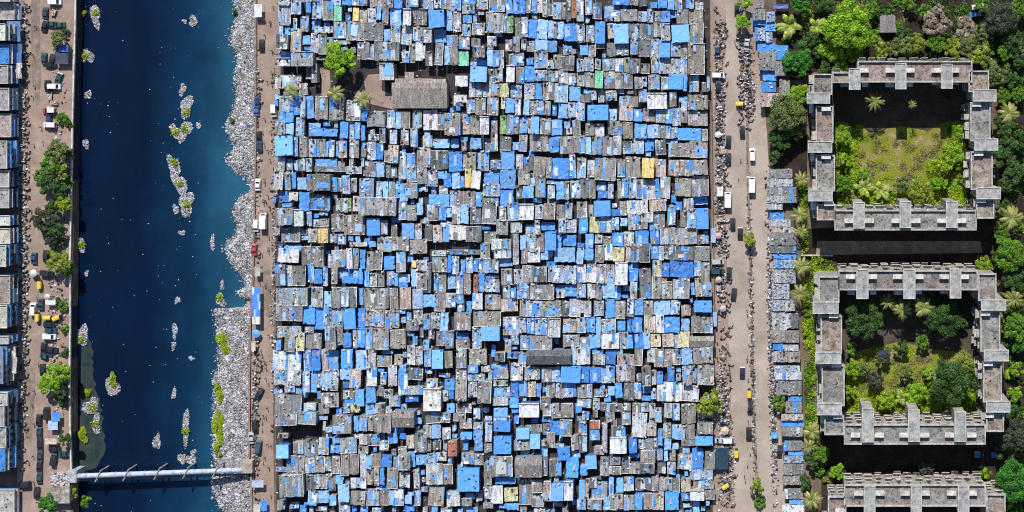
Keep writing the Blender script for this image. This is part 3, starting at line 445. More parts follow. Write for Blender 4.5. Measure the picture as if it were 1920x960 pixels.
sheet('grove_shade_floor',[(1540,800),(1890,790),(1890,1300),(1540,1300)],M['grove'],.015)
sheet('grove_shade_floor',[(1452,236),(1512,150),(1514,420),(1488,420),(1486,318),(1450,314)],M['grove'],.03)
sheet('grove_shade_floor',[(1456,-100),(1505,-100),(1506,150),(1480,150),(1455,80)],M['grove'],.03)
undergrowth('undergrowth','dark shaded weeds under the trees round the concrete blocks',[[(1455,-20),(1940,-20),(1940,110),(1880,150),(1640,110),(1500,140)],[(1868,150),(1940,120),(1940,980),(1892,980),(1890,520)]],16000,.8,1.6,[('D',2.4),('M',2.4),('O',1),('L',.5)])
PLANTS=[(418,640,17,30,'large bright green plant bed on the rubbish bank below the bay'),(424,655,14,16,'smaller bright plant clump touching the large bed on the bank'),(413,742,13,20,'green plant clump at the waterline over the long plant bed'),(409,788,17,34,'long bright green plant bed at the waterline'),(413,815,13,22,'green plant tail below the long bed at the waterline'),(408,836,11,14,'round green plant on the bank over the pipe bridge'),(413,851,6,8,'tiny green plant on the bank closest to the pipe bridge'),(408,725,9,11,'small green plant on the waterline over the other beds'),(436,227,7,10,'small dark green plant on the jutting upper rubbish bank'),(463,311,8,11,'round dark green plant inside the rubbish spit'),(441,22,6,7,'tiny green plant on the uppermost rubbish edge'),(212,706,12,12,'lime plant on the oval litter raft'),(165,735,8,15,'thin green plant on the western mud flat'),(155,815,18,20,'sprawling olive plant on the western mud flat above the pipe'),(157,25,8,9,'green tuft at the western wall beside the long raft')]
for (px,py,w,h,lab) in PLANTS:
    zz=WZ+.3 if px<400 else WZ+.6
    n=int(60+w*h*3); r=np.sqrt(RN.random(n)); t=RN.uniform(0,6.28,n); hh=.3+.9*np.abs(1-r)*RN.uniform(.4,1,n)
    c=P(px,py,zz); lob=1+.3*np.sin(2*t+px)+.25*np.sin(3*t+py)+.15*np.sin(5*t); r=r*lob; cc=np.column_stack([np.cos(t)*r*w*.5*S*RN.uniform(.8,1.2,n),np.sin(t)*r*h*.5*S*RN.uniform(.8,1.2,n),hh])
    g=GREENS['Y' if py>600 or px<300 else 'M']
    o=quads_mesh('water_plant',leaves_arrays(cc,.55),np.array([g]*n)*RN.uniform(.65,1.2,(n,1)),M['leaf'],loc=c); tag(o,lab,'plant','plants along the canal')

# ---------------------------------------------------------------- walls and the pipe bridge
def wall(name,pts,th,z0,z1,lab,tint=(.36,.34,.31)):
    mb=MB(); p=[P(x,y,z1) for x,y in pts]; top=[]; 
    lft=[];rgt=[]
    for i,q in enumerate(p):
        a=Vector(p[max(0,i-1)]); b=Vector(p[min(len(p)-1,i+1)]); d=(b-a).normalized(); nrm=Vector((-d.y,d.x,0))
        lft.append(tuple(Vector(q)+nrm*th/2)); rgt.append(tuple(Vector(q)-nrm*th/2))
    for i in range(len(p)-1):
        r=[rgt[i],rgt[i+1],lft[i+1],lft[i]]; r=[(x,y) for x,y,_ in r]
        mb.solid([(x,y,z0) for x,y in r],[(x,y,z1) for x,y in r],tint)
    o=mb.build(name,M['concrete']); return tag(o,lab,'wall')
wall('retaining_wall',[(144.5,-60),(142.5,60),(139.5,160),(137.5,240),(135.5,360),(133.5,480),(133.5,600),(132.5,720),(133.5,800),(135.5,880)],.5,-6,.35,'dark retaining wall dropping to the western edge of the canal',(.035,.04,.055))  # one dark blue-grey tint over the whole wall
wall('canal_wall',[(142,-60),(140,60),(137,160),(135,240),(133,360),(131,480),(131,600),(130,720),(131,800),(133,880)],.5,-.5,1.1,'pale concrete flood wall between the western road and the dark canal',(.62,.6,.55))
wall('canal_wall',[(479,-60),(479,120),(479,250),(476,420),(474,520),(469,612),(467,720),(467,858)],.6,-5,.8,'reddish brown wall between the rubbish bank and the riverside lane',(.3,.2,.16))
wall('canal_wall',[(470,888),(472,960),(474,1010)],.6,-5,.8,'short lower stretch of brown lane wall past the pipe bridge',(.33,.24,.19))
wall('boundary_wall',[(1502,479),(1562,479.5)],.35,0,1.8,'thin concrete boundary wall above the bright green hedge square',(.45,.43,.4))
wall('drain_wall',[(1334,170),(1336,330),(1337,420),(1341,640)],.3,0,1.0,'long low drain wall along the slum edge facing the main road',(.18,.14,.12))
br=empty('pipe_bridge',P(300,887,-1),label='long pale steel water pipe bridge crossing the canal on frames',cat='pipe bridge')
def kid(mb,name,mat,root,smooth=False):
    return mb.build(name,mat,parent=root,loc=tuple(root.location),smooth=smooth)
p0=P(136,893,1.6); p1=P(462,881,1.6)
mb=MB(); mb.tube([tuple(Vector(p0).lerp(Vector(p1),t/12)) for t in range(13)],.85,16,(.42,.48,.58)); kid(mb,'pipe',M['steel'],br,True)
for i in range(1,12):
    q=Vector(p0).lerp(Vector(p1),i/12); dd=(Vector(p1)-Vector(p0)).normalized()*.16; mb=MB(); mb.tube([tuple(q-dd),tuple(q+dd)],.98,16,jit((.33,.33,.36),.25)); kid(mb,'flange',M['steel'],br)
mb=MB(); d=(Vector(p1)-Vector(p0)).normalized(); ang=math.atan2(d.y,d.x); mid=(Vector(p0)+Vector(p1))/2; nrm=Vector((d.y,-d.x,0))
mb.obox(tuple(mid+nrm*1.7),ang,(Vector(p1)-Vector(p0)).length,.7,.5,.62,(.1,.11,.14)); kid(mb,'walkway',M['steel'],br)
for px in (186,238,296,350,405):
    t=(px-136)/(462-136); c=Vector(p0).lerp(Vector(p1),t); mb=MB(); a2=ang+math.radians(62)
    mb.obox((c.x,c.y),a2,4.4,.25,2.5,2.7,(.36,.33,.3)); 
    for sgn in (-1,1):
        q=c+Vector((math.cos(a2),math.sin(a2),0))*1.9*sgn; mb.obox((q.x,q.y),a2,.45,.4,-4.6,2.6,(.33,.3,.27))
    kid(mb,'support_frame',M['concrete'],br)
c=P(466,874,1.4); mb=MB(); mb.box(c[0]-1.7,c[1]-2.1,-4.5,c[0]+1.7,c[1]+2.1,2.6,(.46,.38,.31)); kid(mb,'abutment',M['concrete'],br)
c=P(139,892,1.4); mb=MB(); mb.box(c[0]-1.6,c[1]-2.,-4.5,c[0]+1.4,c[1]+2.,2.7,(.4,.44,.48)); kid(mb,'abutment',M['concrete'],br)
# ---------------------------------------------------------------- the settlement
KC={'g':(.235,.24,.24),'d':(.14,.155,.165),'l':(.43,.46,.49),'n':(.275,.26,.24),'w':(.62,.65,.68),'b':(.085,.31,.78),'k':(.055,.22,.58),'c':(.3,.38,.5),'m':(.35,.365,.385),'p':(.48,.4,.345),'y':(.74,.54,.22),'t':(.22,.6,.4),'r':(.36,.16,.11),'q':(.62,.58,.36),'v':(.2,.36,.15)}  # k is the blue of b with shade darkened into it
KN={'g':'grey sheet','d':'charcoal sheet','l':'pale grey sheet','n':'brownish grey sheet','w':'white','b':'bright blue tarpaulin','k':'shaded blue tarpaulin','c':'blue patched grey','m':'rubbish strewn grey','p':'tan','y':'yellow','t':'mint green','r':'brick red','q':'cream','v':'patchy green'}
WALLT=[(.3,.28,.26),(.2,.25,.35),(.08,.18,.4),(.35,.27,.22),(.4,.4,.4),(.16,.15,.15),(.2,.35,.42)]
roofs=[]
for (ox,oy),txt in ROOFS.items():
    for t in txt.replace('\n','').split(';'):
        t=t.split()
        if len(t)==5:
            a,b,c,d=[float(v)*2 for v in t[:4]]; roofs.append([ox+a,oy+b,ox+c,oy+d,t[4]])
roofs.sort(key=lambda r:-(r[2]-r[0])*(r[3]-r[1]))
kept=[]
for r in roofs:
    ar=(r[2]-r[0])*(r[3]-r[1]); bad=False
    for q in kept:
        ix=min(r[2],q[2])-max(r[0],q[0]); iy=min(r[3],q[3])-max(r[1],q[1])
        if ix>0 and iy>0 and ix*iy>.55*ar: bad=True; break
    if not bad: kept.append(r)
# places between the measured roofs: low sheds, leaving the clearing and the yards open
CLEAR=[[(575,118),(720,112),(800,118),(880,122),(880,185),(845,196),(730,206),(640,186),(588,176)],[(524,122),(575,122),(575,142),(524,142)],[(812,455),(902,455),(902,470),(812,470)],[(522,798),(602,788),(606,820),(520,826)],[(520,880),(575,932),(520,945)],[(1336,0),(1420,0),(1420,960),(1336,960)]]
g=2; W0,H0=508,0; occ=np.zeros((484,420),bool)
def mark(x0,y0,x1,y1): occ[max(0,int((y0-H0)/g)):max(0,int(math.ceil((y1-H0)/g))),max(0,int((x0-W0)/g)):max(0,int(math.ceil((x1-W0)/g)))]=True
for r in kept: mark(*r[:4])
yy,xx=np.mgrid[0:484,0:420]
for c in CLEAR: occ|=inpoly(xx*g+W0,yy*g+H0,c)
def edge_l(y): return np.interp(y,[0,60,130,250,380,500,640,800,960],[524,520,516,512,508,512,510,512,518])
def edge_r(y): return np.interp(y,[0,150,300,420,560,700,960],[1318,1320,1328,1330,1334,1337,1342])
occ|=(xx*g+W0<edge_l(yy*g))|(xx*g+W0>edge_r(yy*g))
for _ in range(30000):
    w,h=random.choice([8,10,12,14,18,22]),random.choice([8,10,12,16,20,24]); x=random.uniform(510,1336-w); y=random.uniform(-4,966-h)
    i0,j0=max(0,int(y/g)),int((x-W0)/g); sub=occ[i0:i0+h//g,j0:j0+w//g]
    if sub.size and sub.mean()<.16:
        kept.append([x,y,x+w,y+h,random.choice('gnmmccckkkkbbbd')+'_']); mark(x-1,y,x+w+1,y+h+2)
print('roofs',len(kept))
clutter=[]    # (x,y,z,l,w,h,heading,tint)
drums=[]
def shed(r, indiv):
    x0,y0,x1,y1,kc=r; low=kc.endswith('_'); tall=kc[0].isupper(); k=kc[0].lower()
    h=random.uniform(1.7,2.3) if (k=='k' or low) else (random.uniform(4.6,6.2) if tall else random.uniform(2.5,4.1))
    if (x0,y0)==(857,870): pass
    base=jit(KC[k],.18,.05)
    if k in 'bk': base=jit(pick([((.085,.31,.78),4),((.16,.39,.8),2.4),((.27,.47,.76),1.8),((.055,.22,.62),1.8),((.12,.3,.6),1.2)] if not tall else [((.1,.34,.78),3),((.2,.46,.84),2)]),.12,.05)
    a=P(x0+.6,y1-.6,h); b=P(x1-.6,y0+.6,h); X0,Y0,X1,Y1=a[0],a[1],b[0],b[1]
    if X1-X0<.8 or Y1-Y0<.8: return None
    sl=random.choice([-1,-1,1])*random.uniform(.08,.4); sx=random.uniform(-.12,.12); cx,cy=(X0+X1)/2,(Y0+Y1)/2
    rz=random.gauss(0,.03)
    def zt(x,y): return h+sl*(y-cy)/(Y1-Y0)+sx*(x-cx)/(X1-X0)
    def rot(x,y): u,v=x-cx,y-cy; return (cx+u-v*rz,cy+v+u*rz)
    roof=MB(); mi=0
    gable=tall and k in 'nd' and (X1-X0)>7 and (Y1-Y0)<(X1-X0)
    if k in 'bk':
        nx,ny=max(2,int((X1-X0)/.8)),max(2,int((Y1-Y0)/.8)); mi=1; n0=len(roof.v)
        amp=.03 if tall else .07
        for j in range(ny+1):
            for i in range(nx+1):
                x=X0+(X1-X0)*i/nx; y=Y0+(Y1-Y0)*j/ny; e=(i in(0,nx) or j in(0,ny)); q=.05 if tall else .16
                px,py=rot(x+random.uniform(-q,q)*(e or .5),y+random.uniform(-q,q)*(e or .5)); roof.v.append((px,py,zt(x,y)+random.gauss(0,amp)))
        for j in range(ny):
            for i in range(nx):
                c=n0+j*(nx+1)+i; roof.f.append((c,c+1,c+nx+2,c+nx+1)); roof.m.append(1); roof.t.append(jit(base,.05,.02))
        for i in range(nx):   # hanging hem
            for c0,c1 in ((n0+i+1,n0+i),(n0+ny*(nx+1)+i,n0+ny*(nx+1)+i+1)):
                p,q=roof.v[c0],roof.v[c1]; roof.face([p,q,(q[0],q[1],q[2]-.35),(p[0],p[1],p[2]-.35)],base,1)
        for j in range(ny):
            for c0,c1 in ((n0+j*(nx+1),n0+(j+1)*(nx+1)),(n0+(j+1)*(nx+1)+nx,n0+j*(nx+1)+nx)):
                p,q=roof.v[c0],roof.v[c1]; roof.face([p,q,(q[0],q[1],q[2]-.35),(p[0],p[1],p[2]-.35)],base,1)
    elif gable:
        ym=cy+(Y1-Y0)*.12; zr=h+.9
        for ya,yb,za,zb in ((Y0,ym,h,zr),(ym,Y1,zr,h)):
            m=max(2,int((X1-X0)/1.1))
            for i in range(m):
                u0,u1=X0+(X1-X0)*i/m,X0+(X1-X0)*(i+1)/m+.03
                roof.solid([(u0,ya,za-.06),(u1,ya,za-.06),(u1,yb,zb-.06),(u0,yb,zb-.06)],[(u0,ya,za),(u1,ya,za),(u1,yb,zb),(u0,yb,zb)],jit(base,.1,.02))
    else:
        fl=k in 'wytr' and tall or k=='y' or k=='t'
        m=1 if fl else max(1,int(round((X1-X0)/random.choice([.9,1.1,1.5])))); ny=1 if (Y1-Y0)<3.4 or fl else 2
        for i in range(m):
            u0,u1=X0+(X1-X0)*i/m,X0+(X1-X0)*(i+1)/m; cuts=[Y0]+([Y0+(Y1-Y0)*random.uniform(.35,.65)] if ny==2 else [])+[Y1]
            for j,(v0,v1) in enumerate(zip(cuts[:-1],cuts[1:])):
                tn=jit(base,.2 if k in 'gdnlcmp' else .06,.035); q=random.random()
                if not fl:
                    if k in 'gdnm' and q<.07: tn=jit(KC['l'],.2)
                    elif k in 'gdnlcmpw' and q<.14: tn=jit(random.choice([KC['b'],(.3,.45,.68)]),.2)
                    elif k in 'lwcm' and q<.2: tn=jit(KC['n'],.2)
                e0,e1=(random.uniform(-.25,.12) if j==0 else 0,random.uniform(-.12,.25) if j==len(cuts)-2 else .08)
                if fl: e0=e1=0
                dz=random.uniform(0,.05)+.03*j+.02*(i%2); V0,V1=v0+e0,v1+e1
                pts=[(u0,V0),(u1+.04,V0),(u1+.04,V1),(u0,V1)]
                roof.solid([(*rot(*p),zt(*p)+dz-.05) for p in pts],[(*rot(*p),zt(*p)+dz) for p in pts],tn)
        if not low and random.random()<.7 and not fl:      # pale strips added for the look of bright edges
            tb=jit(random.choice([(.7,.7,.68),(.62,.6,.55),(.5,.46,.4)]),.15); s=random.choice([Y0,Y0,Y1])
            pts=[(X0,s-.08),(X1,s-.08),(X1,s+.1),(X0,s+.1)]; roof.solid([(*rot(*p),zt(*p)) for p in pts],[(*rot(*p),zt(*p)+.14) for p in pts],tb)
            if random.random()<.6:
                s=random.choice([X0,X1]); pts=[(s-.08,Y0),(s+.1,Y0),(s+.1,Y1),(s-.08,Y1)]; roof.solid([(*rot(*p),zt(*p)) for p in pts],[(*rot(*p),zt(*p)+.13) for p in pts],tb)
        if tall and k in 'wl':
            for s in (Y0,Y1):
                pts=[(X0,s-.12),(X1,s-.12),(X1,s+.12),(X0,s+.12)]; roof.solid([(*p,h) for p in pts],[(*p,h+.5) for p in pts],jit(base,.05))
    patch=[]
    npat={'c':random.randint(2,4),'m':random.randint(1,3),'b':0 if tall else random.choice([0,0,1,1,2]),'k':random.randint(0,2)}.get(k,random.choice([0,0,1,1,2]) if k in 'gnldp' and not gable else 0)
    for _ in range(npat):
        w,l=(X1-X0)*random.uniform(.16,.48),(Y1-Y0)*random.uniform(.15,.7); u=random.uniform(X0,X1-w); v=random.uniform(Y0,Y1-l)
        tn=jit(random.choice([KC['b'],(.3,.46,.72),(.2,.4,.8),(.5,.62,.78),(.75,.78,.8)] if k in 'cm' else [(.3,.34,.4),(.3,.48,.74),(.6,.64,.68),(.36,.52,.74),(.07,.22,.6)] if k in 'bk' else [(.5,.54,.58),(.16,.17,.18),(.12,.34,.78),(.2,.42,.8),(.34,.48,.7),(.27,.28,.29)]),.18)
        pts=[(u+random.uniform(-.2,.2),v+random.uniform(-.3,.3)),(u+w+random.uniform(-.2,.2),v+random.uniform(-.3,.3)),(u+w+random.uniform(-.3,.2),v+l*.5),(u+w+random.uniform(-.3,.2),v+l),(u+w*.4,v+l+random.uniform(-.4,.2)),(u+random.uniform(-.2,.3),v+l)]
        pts=[(min(max(p[0],X0),X1),min(max(p[1],Y0),Y1)) for p in pts]; z=.11+.03*len(patch); patch.append(MB())
        patch[-1].solid([(*rot(*p),zt(*p)+z-.03) for p in pts],[(*rot(*p),zt(*p)+z) for p in pts],tn,1)
    if (x0,y0)==(711,118):      # the white rimmed roof holds a blue sheet
        m_=MB(); w,l=X1-X0,Y1-Y0; m_.box(X0+w*.27,Y0+l*.24,zt(cx,cy)+.1,X1-w*.06,Y1-l*.06,zt(cx,cy)+.32,(.2,.44,.76),1); patch=[m_]
    if (x0,y0)==(857,870) or k=='b' and tall: patch=patch[:0]
    wl=MB(); i=.18; wt=jit(random.choice(WALLT),.2); ring=[rot(*p) for p in ((X0+i,Y0+i),(X1-i,Y0+i),(X1-i,Y1-i),(X0+i,Y1-i))]; src=[(X0+i,Y0+i),(X1-i,Y0+i),(X1-i,Y1-i),(X0+i,Y1-i)]
    if k in 'bk' and tall: wt=(.08,.2,.42)
    wl.solid([(x,y,0) for x,y in ring],[(x,y,zt(*p)-.1) for (x,y),p in zip(ring,src)],wt)
    # things lying about on the roof
    ar=(X1-X0)*(Y1-Y0); dens={'m':.8,'c':.4,'b':.1,'k':.2,'w':.14,'y':.1,'t':.1}.get(k,.3)*(.5 if gable else 1)
    for _ in range(int(ar*dens*random.uniform(.5,1.3)+.4)):
        if random.random()<.45: x=random.uniform(X0,X1); y=random.choice([Y0+.25,Y1-.3,Y1-.3])+random.uniform(-.2,.2)
        else: x,y=random.uniform(X0+.2,X1-.2),random.uniform(Y0+.2,Y1-.2)
        tn=pick([((.74,.74,.74),28),((.42,.41,.4),18),((.05,.05,.055),24),((.12,.1,.09),12),((.14,.3,.65),7),((.36,.25,.17),8),((.45,.12,.08),3),((.6,.55,.4),4),((.1,.3,.15),1)])
        l=random.uniform(.25,.8); 
        if random.random()<.1: l=random.uniform(1.,2.2)
        clutter.append((x,y,zt(x,y)+.08,l,random.uniform(.18,.55) if l<1 else .16,random.uniform(.08,.5) if l<1 else .1,random.uniform(0,3.14),jit(tn,.25)))
    if random.random()<.3 and k not in 'bk' and not low and not gable: drums.append((ar,random.uniform(X0+.4,X1-.4),Y1-.55,zt(cx,Y1-.55)+.06,r))
    return dict(r=r,h=h,c=(cx,cy),roof=roof,wall=wl,patch=patch,k=k,tall=tall,w=x1-x0,d=y1-y0,low=low,gable=gable)
big=[i for i,r in sorted(enumerate(kept),key=lambda t:-(min(t[1][2],1400)-t[1][0])*(min(t[1][3],960)-max(0,t[1][1]))) if not r[4].endswith('_') and r[3]>6 and r[1]<952 and r[4].lower()!='k'][:298]
bigset=set(big); LAND=[]
def look(sh):
    a=sh['w']*sh['d']; q=sh['w']/sh['d']
    sz=('broad ' if q>1.3 else 'narrow ' if q<.58 else 'squarish ')+('large ' if a>1500 else 'small ' if a<560 else '')
    return ('tall ' if sh['tall'] else '')+sz+KN[sh['k']]+(' gabled' if sh['gable'] else '')+' roof'
LANDMARKS=[((1215,315),'pale yellow roof'),((1122,150),'mint green roof by the tan ones'),((604,441),'orange yellow roof'),((632,25),'mint green roof near the riverside lane'),((785,170),'long shed in the clearing'),((637,112),'bright tree in the clearing'),((880,895),'tall sky blue house'),((847,838),'brick red roof'),((1030,668),'long charcoal roof'),((1202,473),'square charcoal roof'),((1317,410),'tall blue roof at the main road'),((858,435),'round cornered white sheet'),((1332,757),'olive tree at the main road'),((530,272),'tall square blue roof on the lane'),((675,890),'L-shaped white roof'),((1114,800),'red roof with blue below it'),((1107,868),'small sky blue box house'),((1121,212),'big blue roof under the mint one'),((1308,110),'long grey roof at the main road'),((920,627),'double blue roof'),((823,675),'tall blue roof in the middle'),((810,747),'boxy white roof with a hole'),((548,170),'first palm by the lane'),((682,184),'palm beside the long shed'),((1030,447),'tall blue house at the centre'),((1165,515),'tall white roof'),((1230,192),'big white tent roof'),((945,872),'tilted grey roof'),((540,910),'big square grey roof on the lane'),((1315,880),'white roof at the lower main road'),((557,400),'grey and white roof on the lane'),((1310,340),'large grey roof at the wall')]
ORD=['','first','second','third','fourth','fifth','sixth']
used=set()
def place_label(desc,px,py,peers,west='riverward',east='roadward',lands=None,maxn=6):
    """desc + where it stands from the nearest landmark, counted among its like"""
    best=None
    for (lx,ly),nm in (lands or LANDMARKS):
        dx,dy=px-lx,py-ly; dist=math.hypot(dx,dy)
        if dist<9: continue
        side=(east if dx>0 else west) if abs(dx)>abs(dy) else ('below' if dy>0 else 'above')
        rank=1
        for (qx,qy) in peers:
            ex,ey=qx-lx,qy-ly
            if (qx,qy)==(px,py): continue
            s2=(east if ex>0 else west) if abs(ex)>abs(ey) else ('below' if ey>0 else 'above')
            if s2==side and math.hypot(ex,ey)<dist: rank+=1
        if rank>maxn: continue
        ph=(f'{desc} next {side} of the {nm}' if rank==1 and side not in('below','above') else f'{desc} next {side} the {nm}' if rank==1 else f'{desc}, {ORD[rank]} such {side} '+('' if side in('below','above') else 'of ')+f'the {nm}')
        if len(ph.split())>16 or ph in used: continue
        sc=dist*(1+.5*(rank-1))
        if best is None or sc<best[0]: best=(sc,ph)
    return best and best[1]
SHEDS=[]; rest_v=[]; 
mass_r,mass_w=MB(),MB()
def absorb(dst,src):
    n=len(dst.v); dst.v.extend(src.v); dst.f.extend(tuple(i+n for i in f) for f in src.f); dst.m.extend(src.m); dst.t.extend(src.t)
for i,r in enumerate(kept):
    sh=shed(r,i in bigset)
    if sh is None: bigset.discard(i); continue
    sh['i']=i; SHEDS.append(sh)
peers={}
for sh in SHEDS:
    if not sh['low']: peers.setdefault(look(sh),[]).append(((sh['r'][0]+sh['r'][2])/2,(sh['r'][1]+sh['r'][3])/2))
miss=0
for sh in SHEDS:
    if sh['i'] not in bigset:
        absorb(mass_r,sh['roof']); [absorb(mass_r,p_) for p_ in sh['patch']]; sh['wall'].m=[2]*len(sh['wall'].f); absorb(mass_r,sh['wall']); continue
    r=sh['r']; px,py=(r[0]+r[2])/2,(r[1]+r[3])/2; ds=look(sh); own=[n for (p,n) in LANDMARKS if math.hypot(p[0]-px,p[1]-py)<9]
    lab=place_label(ds,px,py,peers[ds],maxn=6)
    if lab is None:
        lab=place_label(ds.replace(' roof',''),px,py,peers[ds],maxn=6); miss+=1
    if lab is None: lab=ds+f' standing alone, {ORD[1+miss%6]} of its sort'
    if own: lab=f'{ds}, the {own[0]}'
    used.add(lab)
    loc=(sh['c'][0],sh['c'][1],0.0); e=empty('slum_shack',loc,label=lab,cat='shack',group='shacks packed between the lane and the main road')
    sh['wall'].build('wall',M['wall'],parent=e,loc=loc)
    ro=sh['roof'].build('roof',[M['sheet'],M['tarp']],parent=e,loc=loc)
    for p_ in sh['patch']: p_.build('tarpaulin',[M['sheet'],M['tarp']],parent=ro,loc=loc)
print('labels missed',miss)
o=mass_r.build('slum_shacks',[M['sheet'],M['tarp'],M['wall']]); tag(o,'hundreds of smaller shacks and lean-tos filling the gaps of the dense settlement','shacks',kind='stuff')
c=np.array([q[:7] for q in clutter]); o=boxes_mesh('roof_clutter',c[:,:3]+np.column_stack([c[:,0]*0,c[:,0]*0,c[:,5]*.5-.04]),c[:,3:6],c[:,6],np.array([q[7] for q in clutter]),M['junk'],tilt=RN.normal(0,.12,len(c)))
tag(o,'buckets, boards, bricks and bundles weighing down the slum roofs','clutter',kind='stuff'); print('clutter',len(c))
# narrow alleys also hold junk
pts=[(random.uniform(515,1332),random.uniform(0,960)) for _ in range(2600)]
xy=np.array([P(*q)[:2] for q in pts]); C,s,A,T,tl=litter_arrays(xy,np.full(len(xy),.05),(.2,.7)); o=boxes_mesh('alley_litter',C,s,A,T,M['junk']); tag(o,'junk lying in the dark alleys between the shacks','litter',kind='stuff')
def drum_mesh(name,body,lid):
    mb=MB(); mb.lathe((0,0,0),[(.3,0),(.36,.05),(.36,.45),(.38,.47),(.36,.5),(.36,.9),(.3,1.0),(.16,1.06),(.16,1.12)],12,body)
    for j in range(len(mb.t)-1,len(mb.t)-26,-1): mb.t[j]=lid
    return mb.build(name,M['steel'],loc=(0,0,0))
protos=[drum_mesh('water_drum',(.03,.03,.035),(.05,.05,.05)),drum_mesh('water_drum',(.06,.2,.55),(.08,.2,.5)),drum_mesh('water_drum',(.62,.62,.62),(.5,.5,.5))]
random.shuffle(drums); drums=drums[:270]
DL=['black plastic water drum standing on the edge of a slum roof','blue plastic water drum standing on the edge of a slum roof','white plastic water drum standing on the edge of a slum roof']
DG=['black drums on the slum roofs','blue drums on the slum roofs','white drums on the slum roofs']
cnt=[0,0,0]
for (ar,x,y,z,r) in drums:
    k=random.choices([0,1,2],[45,10,45])[0]; o=protos[k] if cnt[k]==0 else protos[k].copy()
    if cnt[k]: COL.objects.link(o)
    cnt[k]+=1; o.location=(x,y,z); tag(o,DL[k],'drum',DG[k])
# the long shed and the tents in the clearing
sh=empty('community_shed',P(785,170),label='long pale grey shed with stepped lean-to roofs in the slum clearing',cat='shed'); L0=tuple(sh.location)
def rectz(x0,y0,x1,y1,z): a=P(x0,y1,z); b=P(x1,y0,z); return a[0],a[1],b[0],b[1]
X0,Y0,X1,Y1=rectz(735,155,838,203,5.2); mb=MB(); mb.box(X0+.3,Y0+.3,0,X1-.3,Y1-.3,4.9,(.36,.3,.26)); kid(mb,'wall',M['wall'],sh)
mb=MB(); m=16
for i in range(m):
    u0,u1=X0+(X1-X0)*i/m,X0+(X1-X0)*(i+1)/m+.03; ym=Y1-(Y1-Y0)*.22
    for ya,yb,za,zb in ((Y0,ym,4.9,5.7),(ym,Y1,5.7,5.3)):
        mb.solid([(u0,ya,za),(u1,ya,za),(u1,yb,zb),(u0,yb,zb)],[(u0,ya,za+.07),(u1,ya,za+.07),(u1,yb,zb+.07),(u0,yb,zb+.07)],jit((.285,.255,.235),.12))
kid(mb,'roof',M['sheet'],sh)
for (a,b,c,d,z) in ((740,147,812,158,4.4),(759,135,776,150,4.2),(812,148,836,158,4.1)):
    X0,Y0,X1,Y1=rectz(a,b,c,d,z); mb=MB(); mb.box(X0,Y0,z-.1,X1,Y1,z,jit((.38,.35,.32),.1)); mb.box(X0+.2,Y0,0,X1-.2,Y1-.2,z-.11,(.3,.26,.22)); kid(mb,'lean_to',M['sheet'],sh)
for (x,y,lab) in ((865,152,'upper white peaked tent beside the long shed'),(862,189,'lower white peaked tent beside the long shed')):
    c=P(x,y,0); e=empty('tent',c,label=lab,cat='tent',group='white tents by the long shed'); mb=MB(); w=1.6; 
    t=[(c[0]-w,c[1]-w*1.1,2.),(c[0]+w,c[1]-w*1.1,2.),(c[0]+w,c[1]+w*1.1,2.),(c[0]-w,c[1]+w*1.1,2.)]; ap=(c[0],c[1]-.1,3.3)
    for i in range(4): mb.face([t[i],t[(i+1)%4],ap],(.78,.78,.8))
    mb.solid([(a,b,1.85) for a,b,_ in t],[(a,b,1.99) for a,b,_ in t],(.7,.7,.72)); kid(mb,'canopy',M['tarp'],e)
    for (a,b,_) in t: mb=MB(); mb.tube([(a,b,0),(a,b,1.9)],.05,6,(.4,.4,.4)); kid(mb,'pole',M['steel'],e)
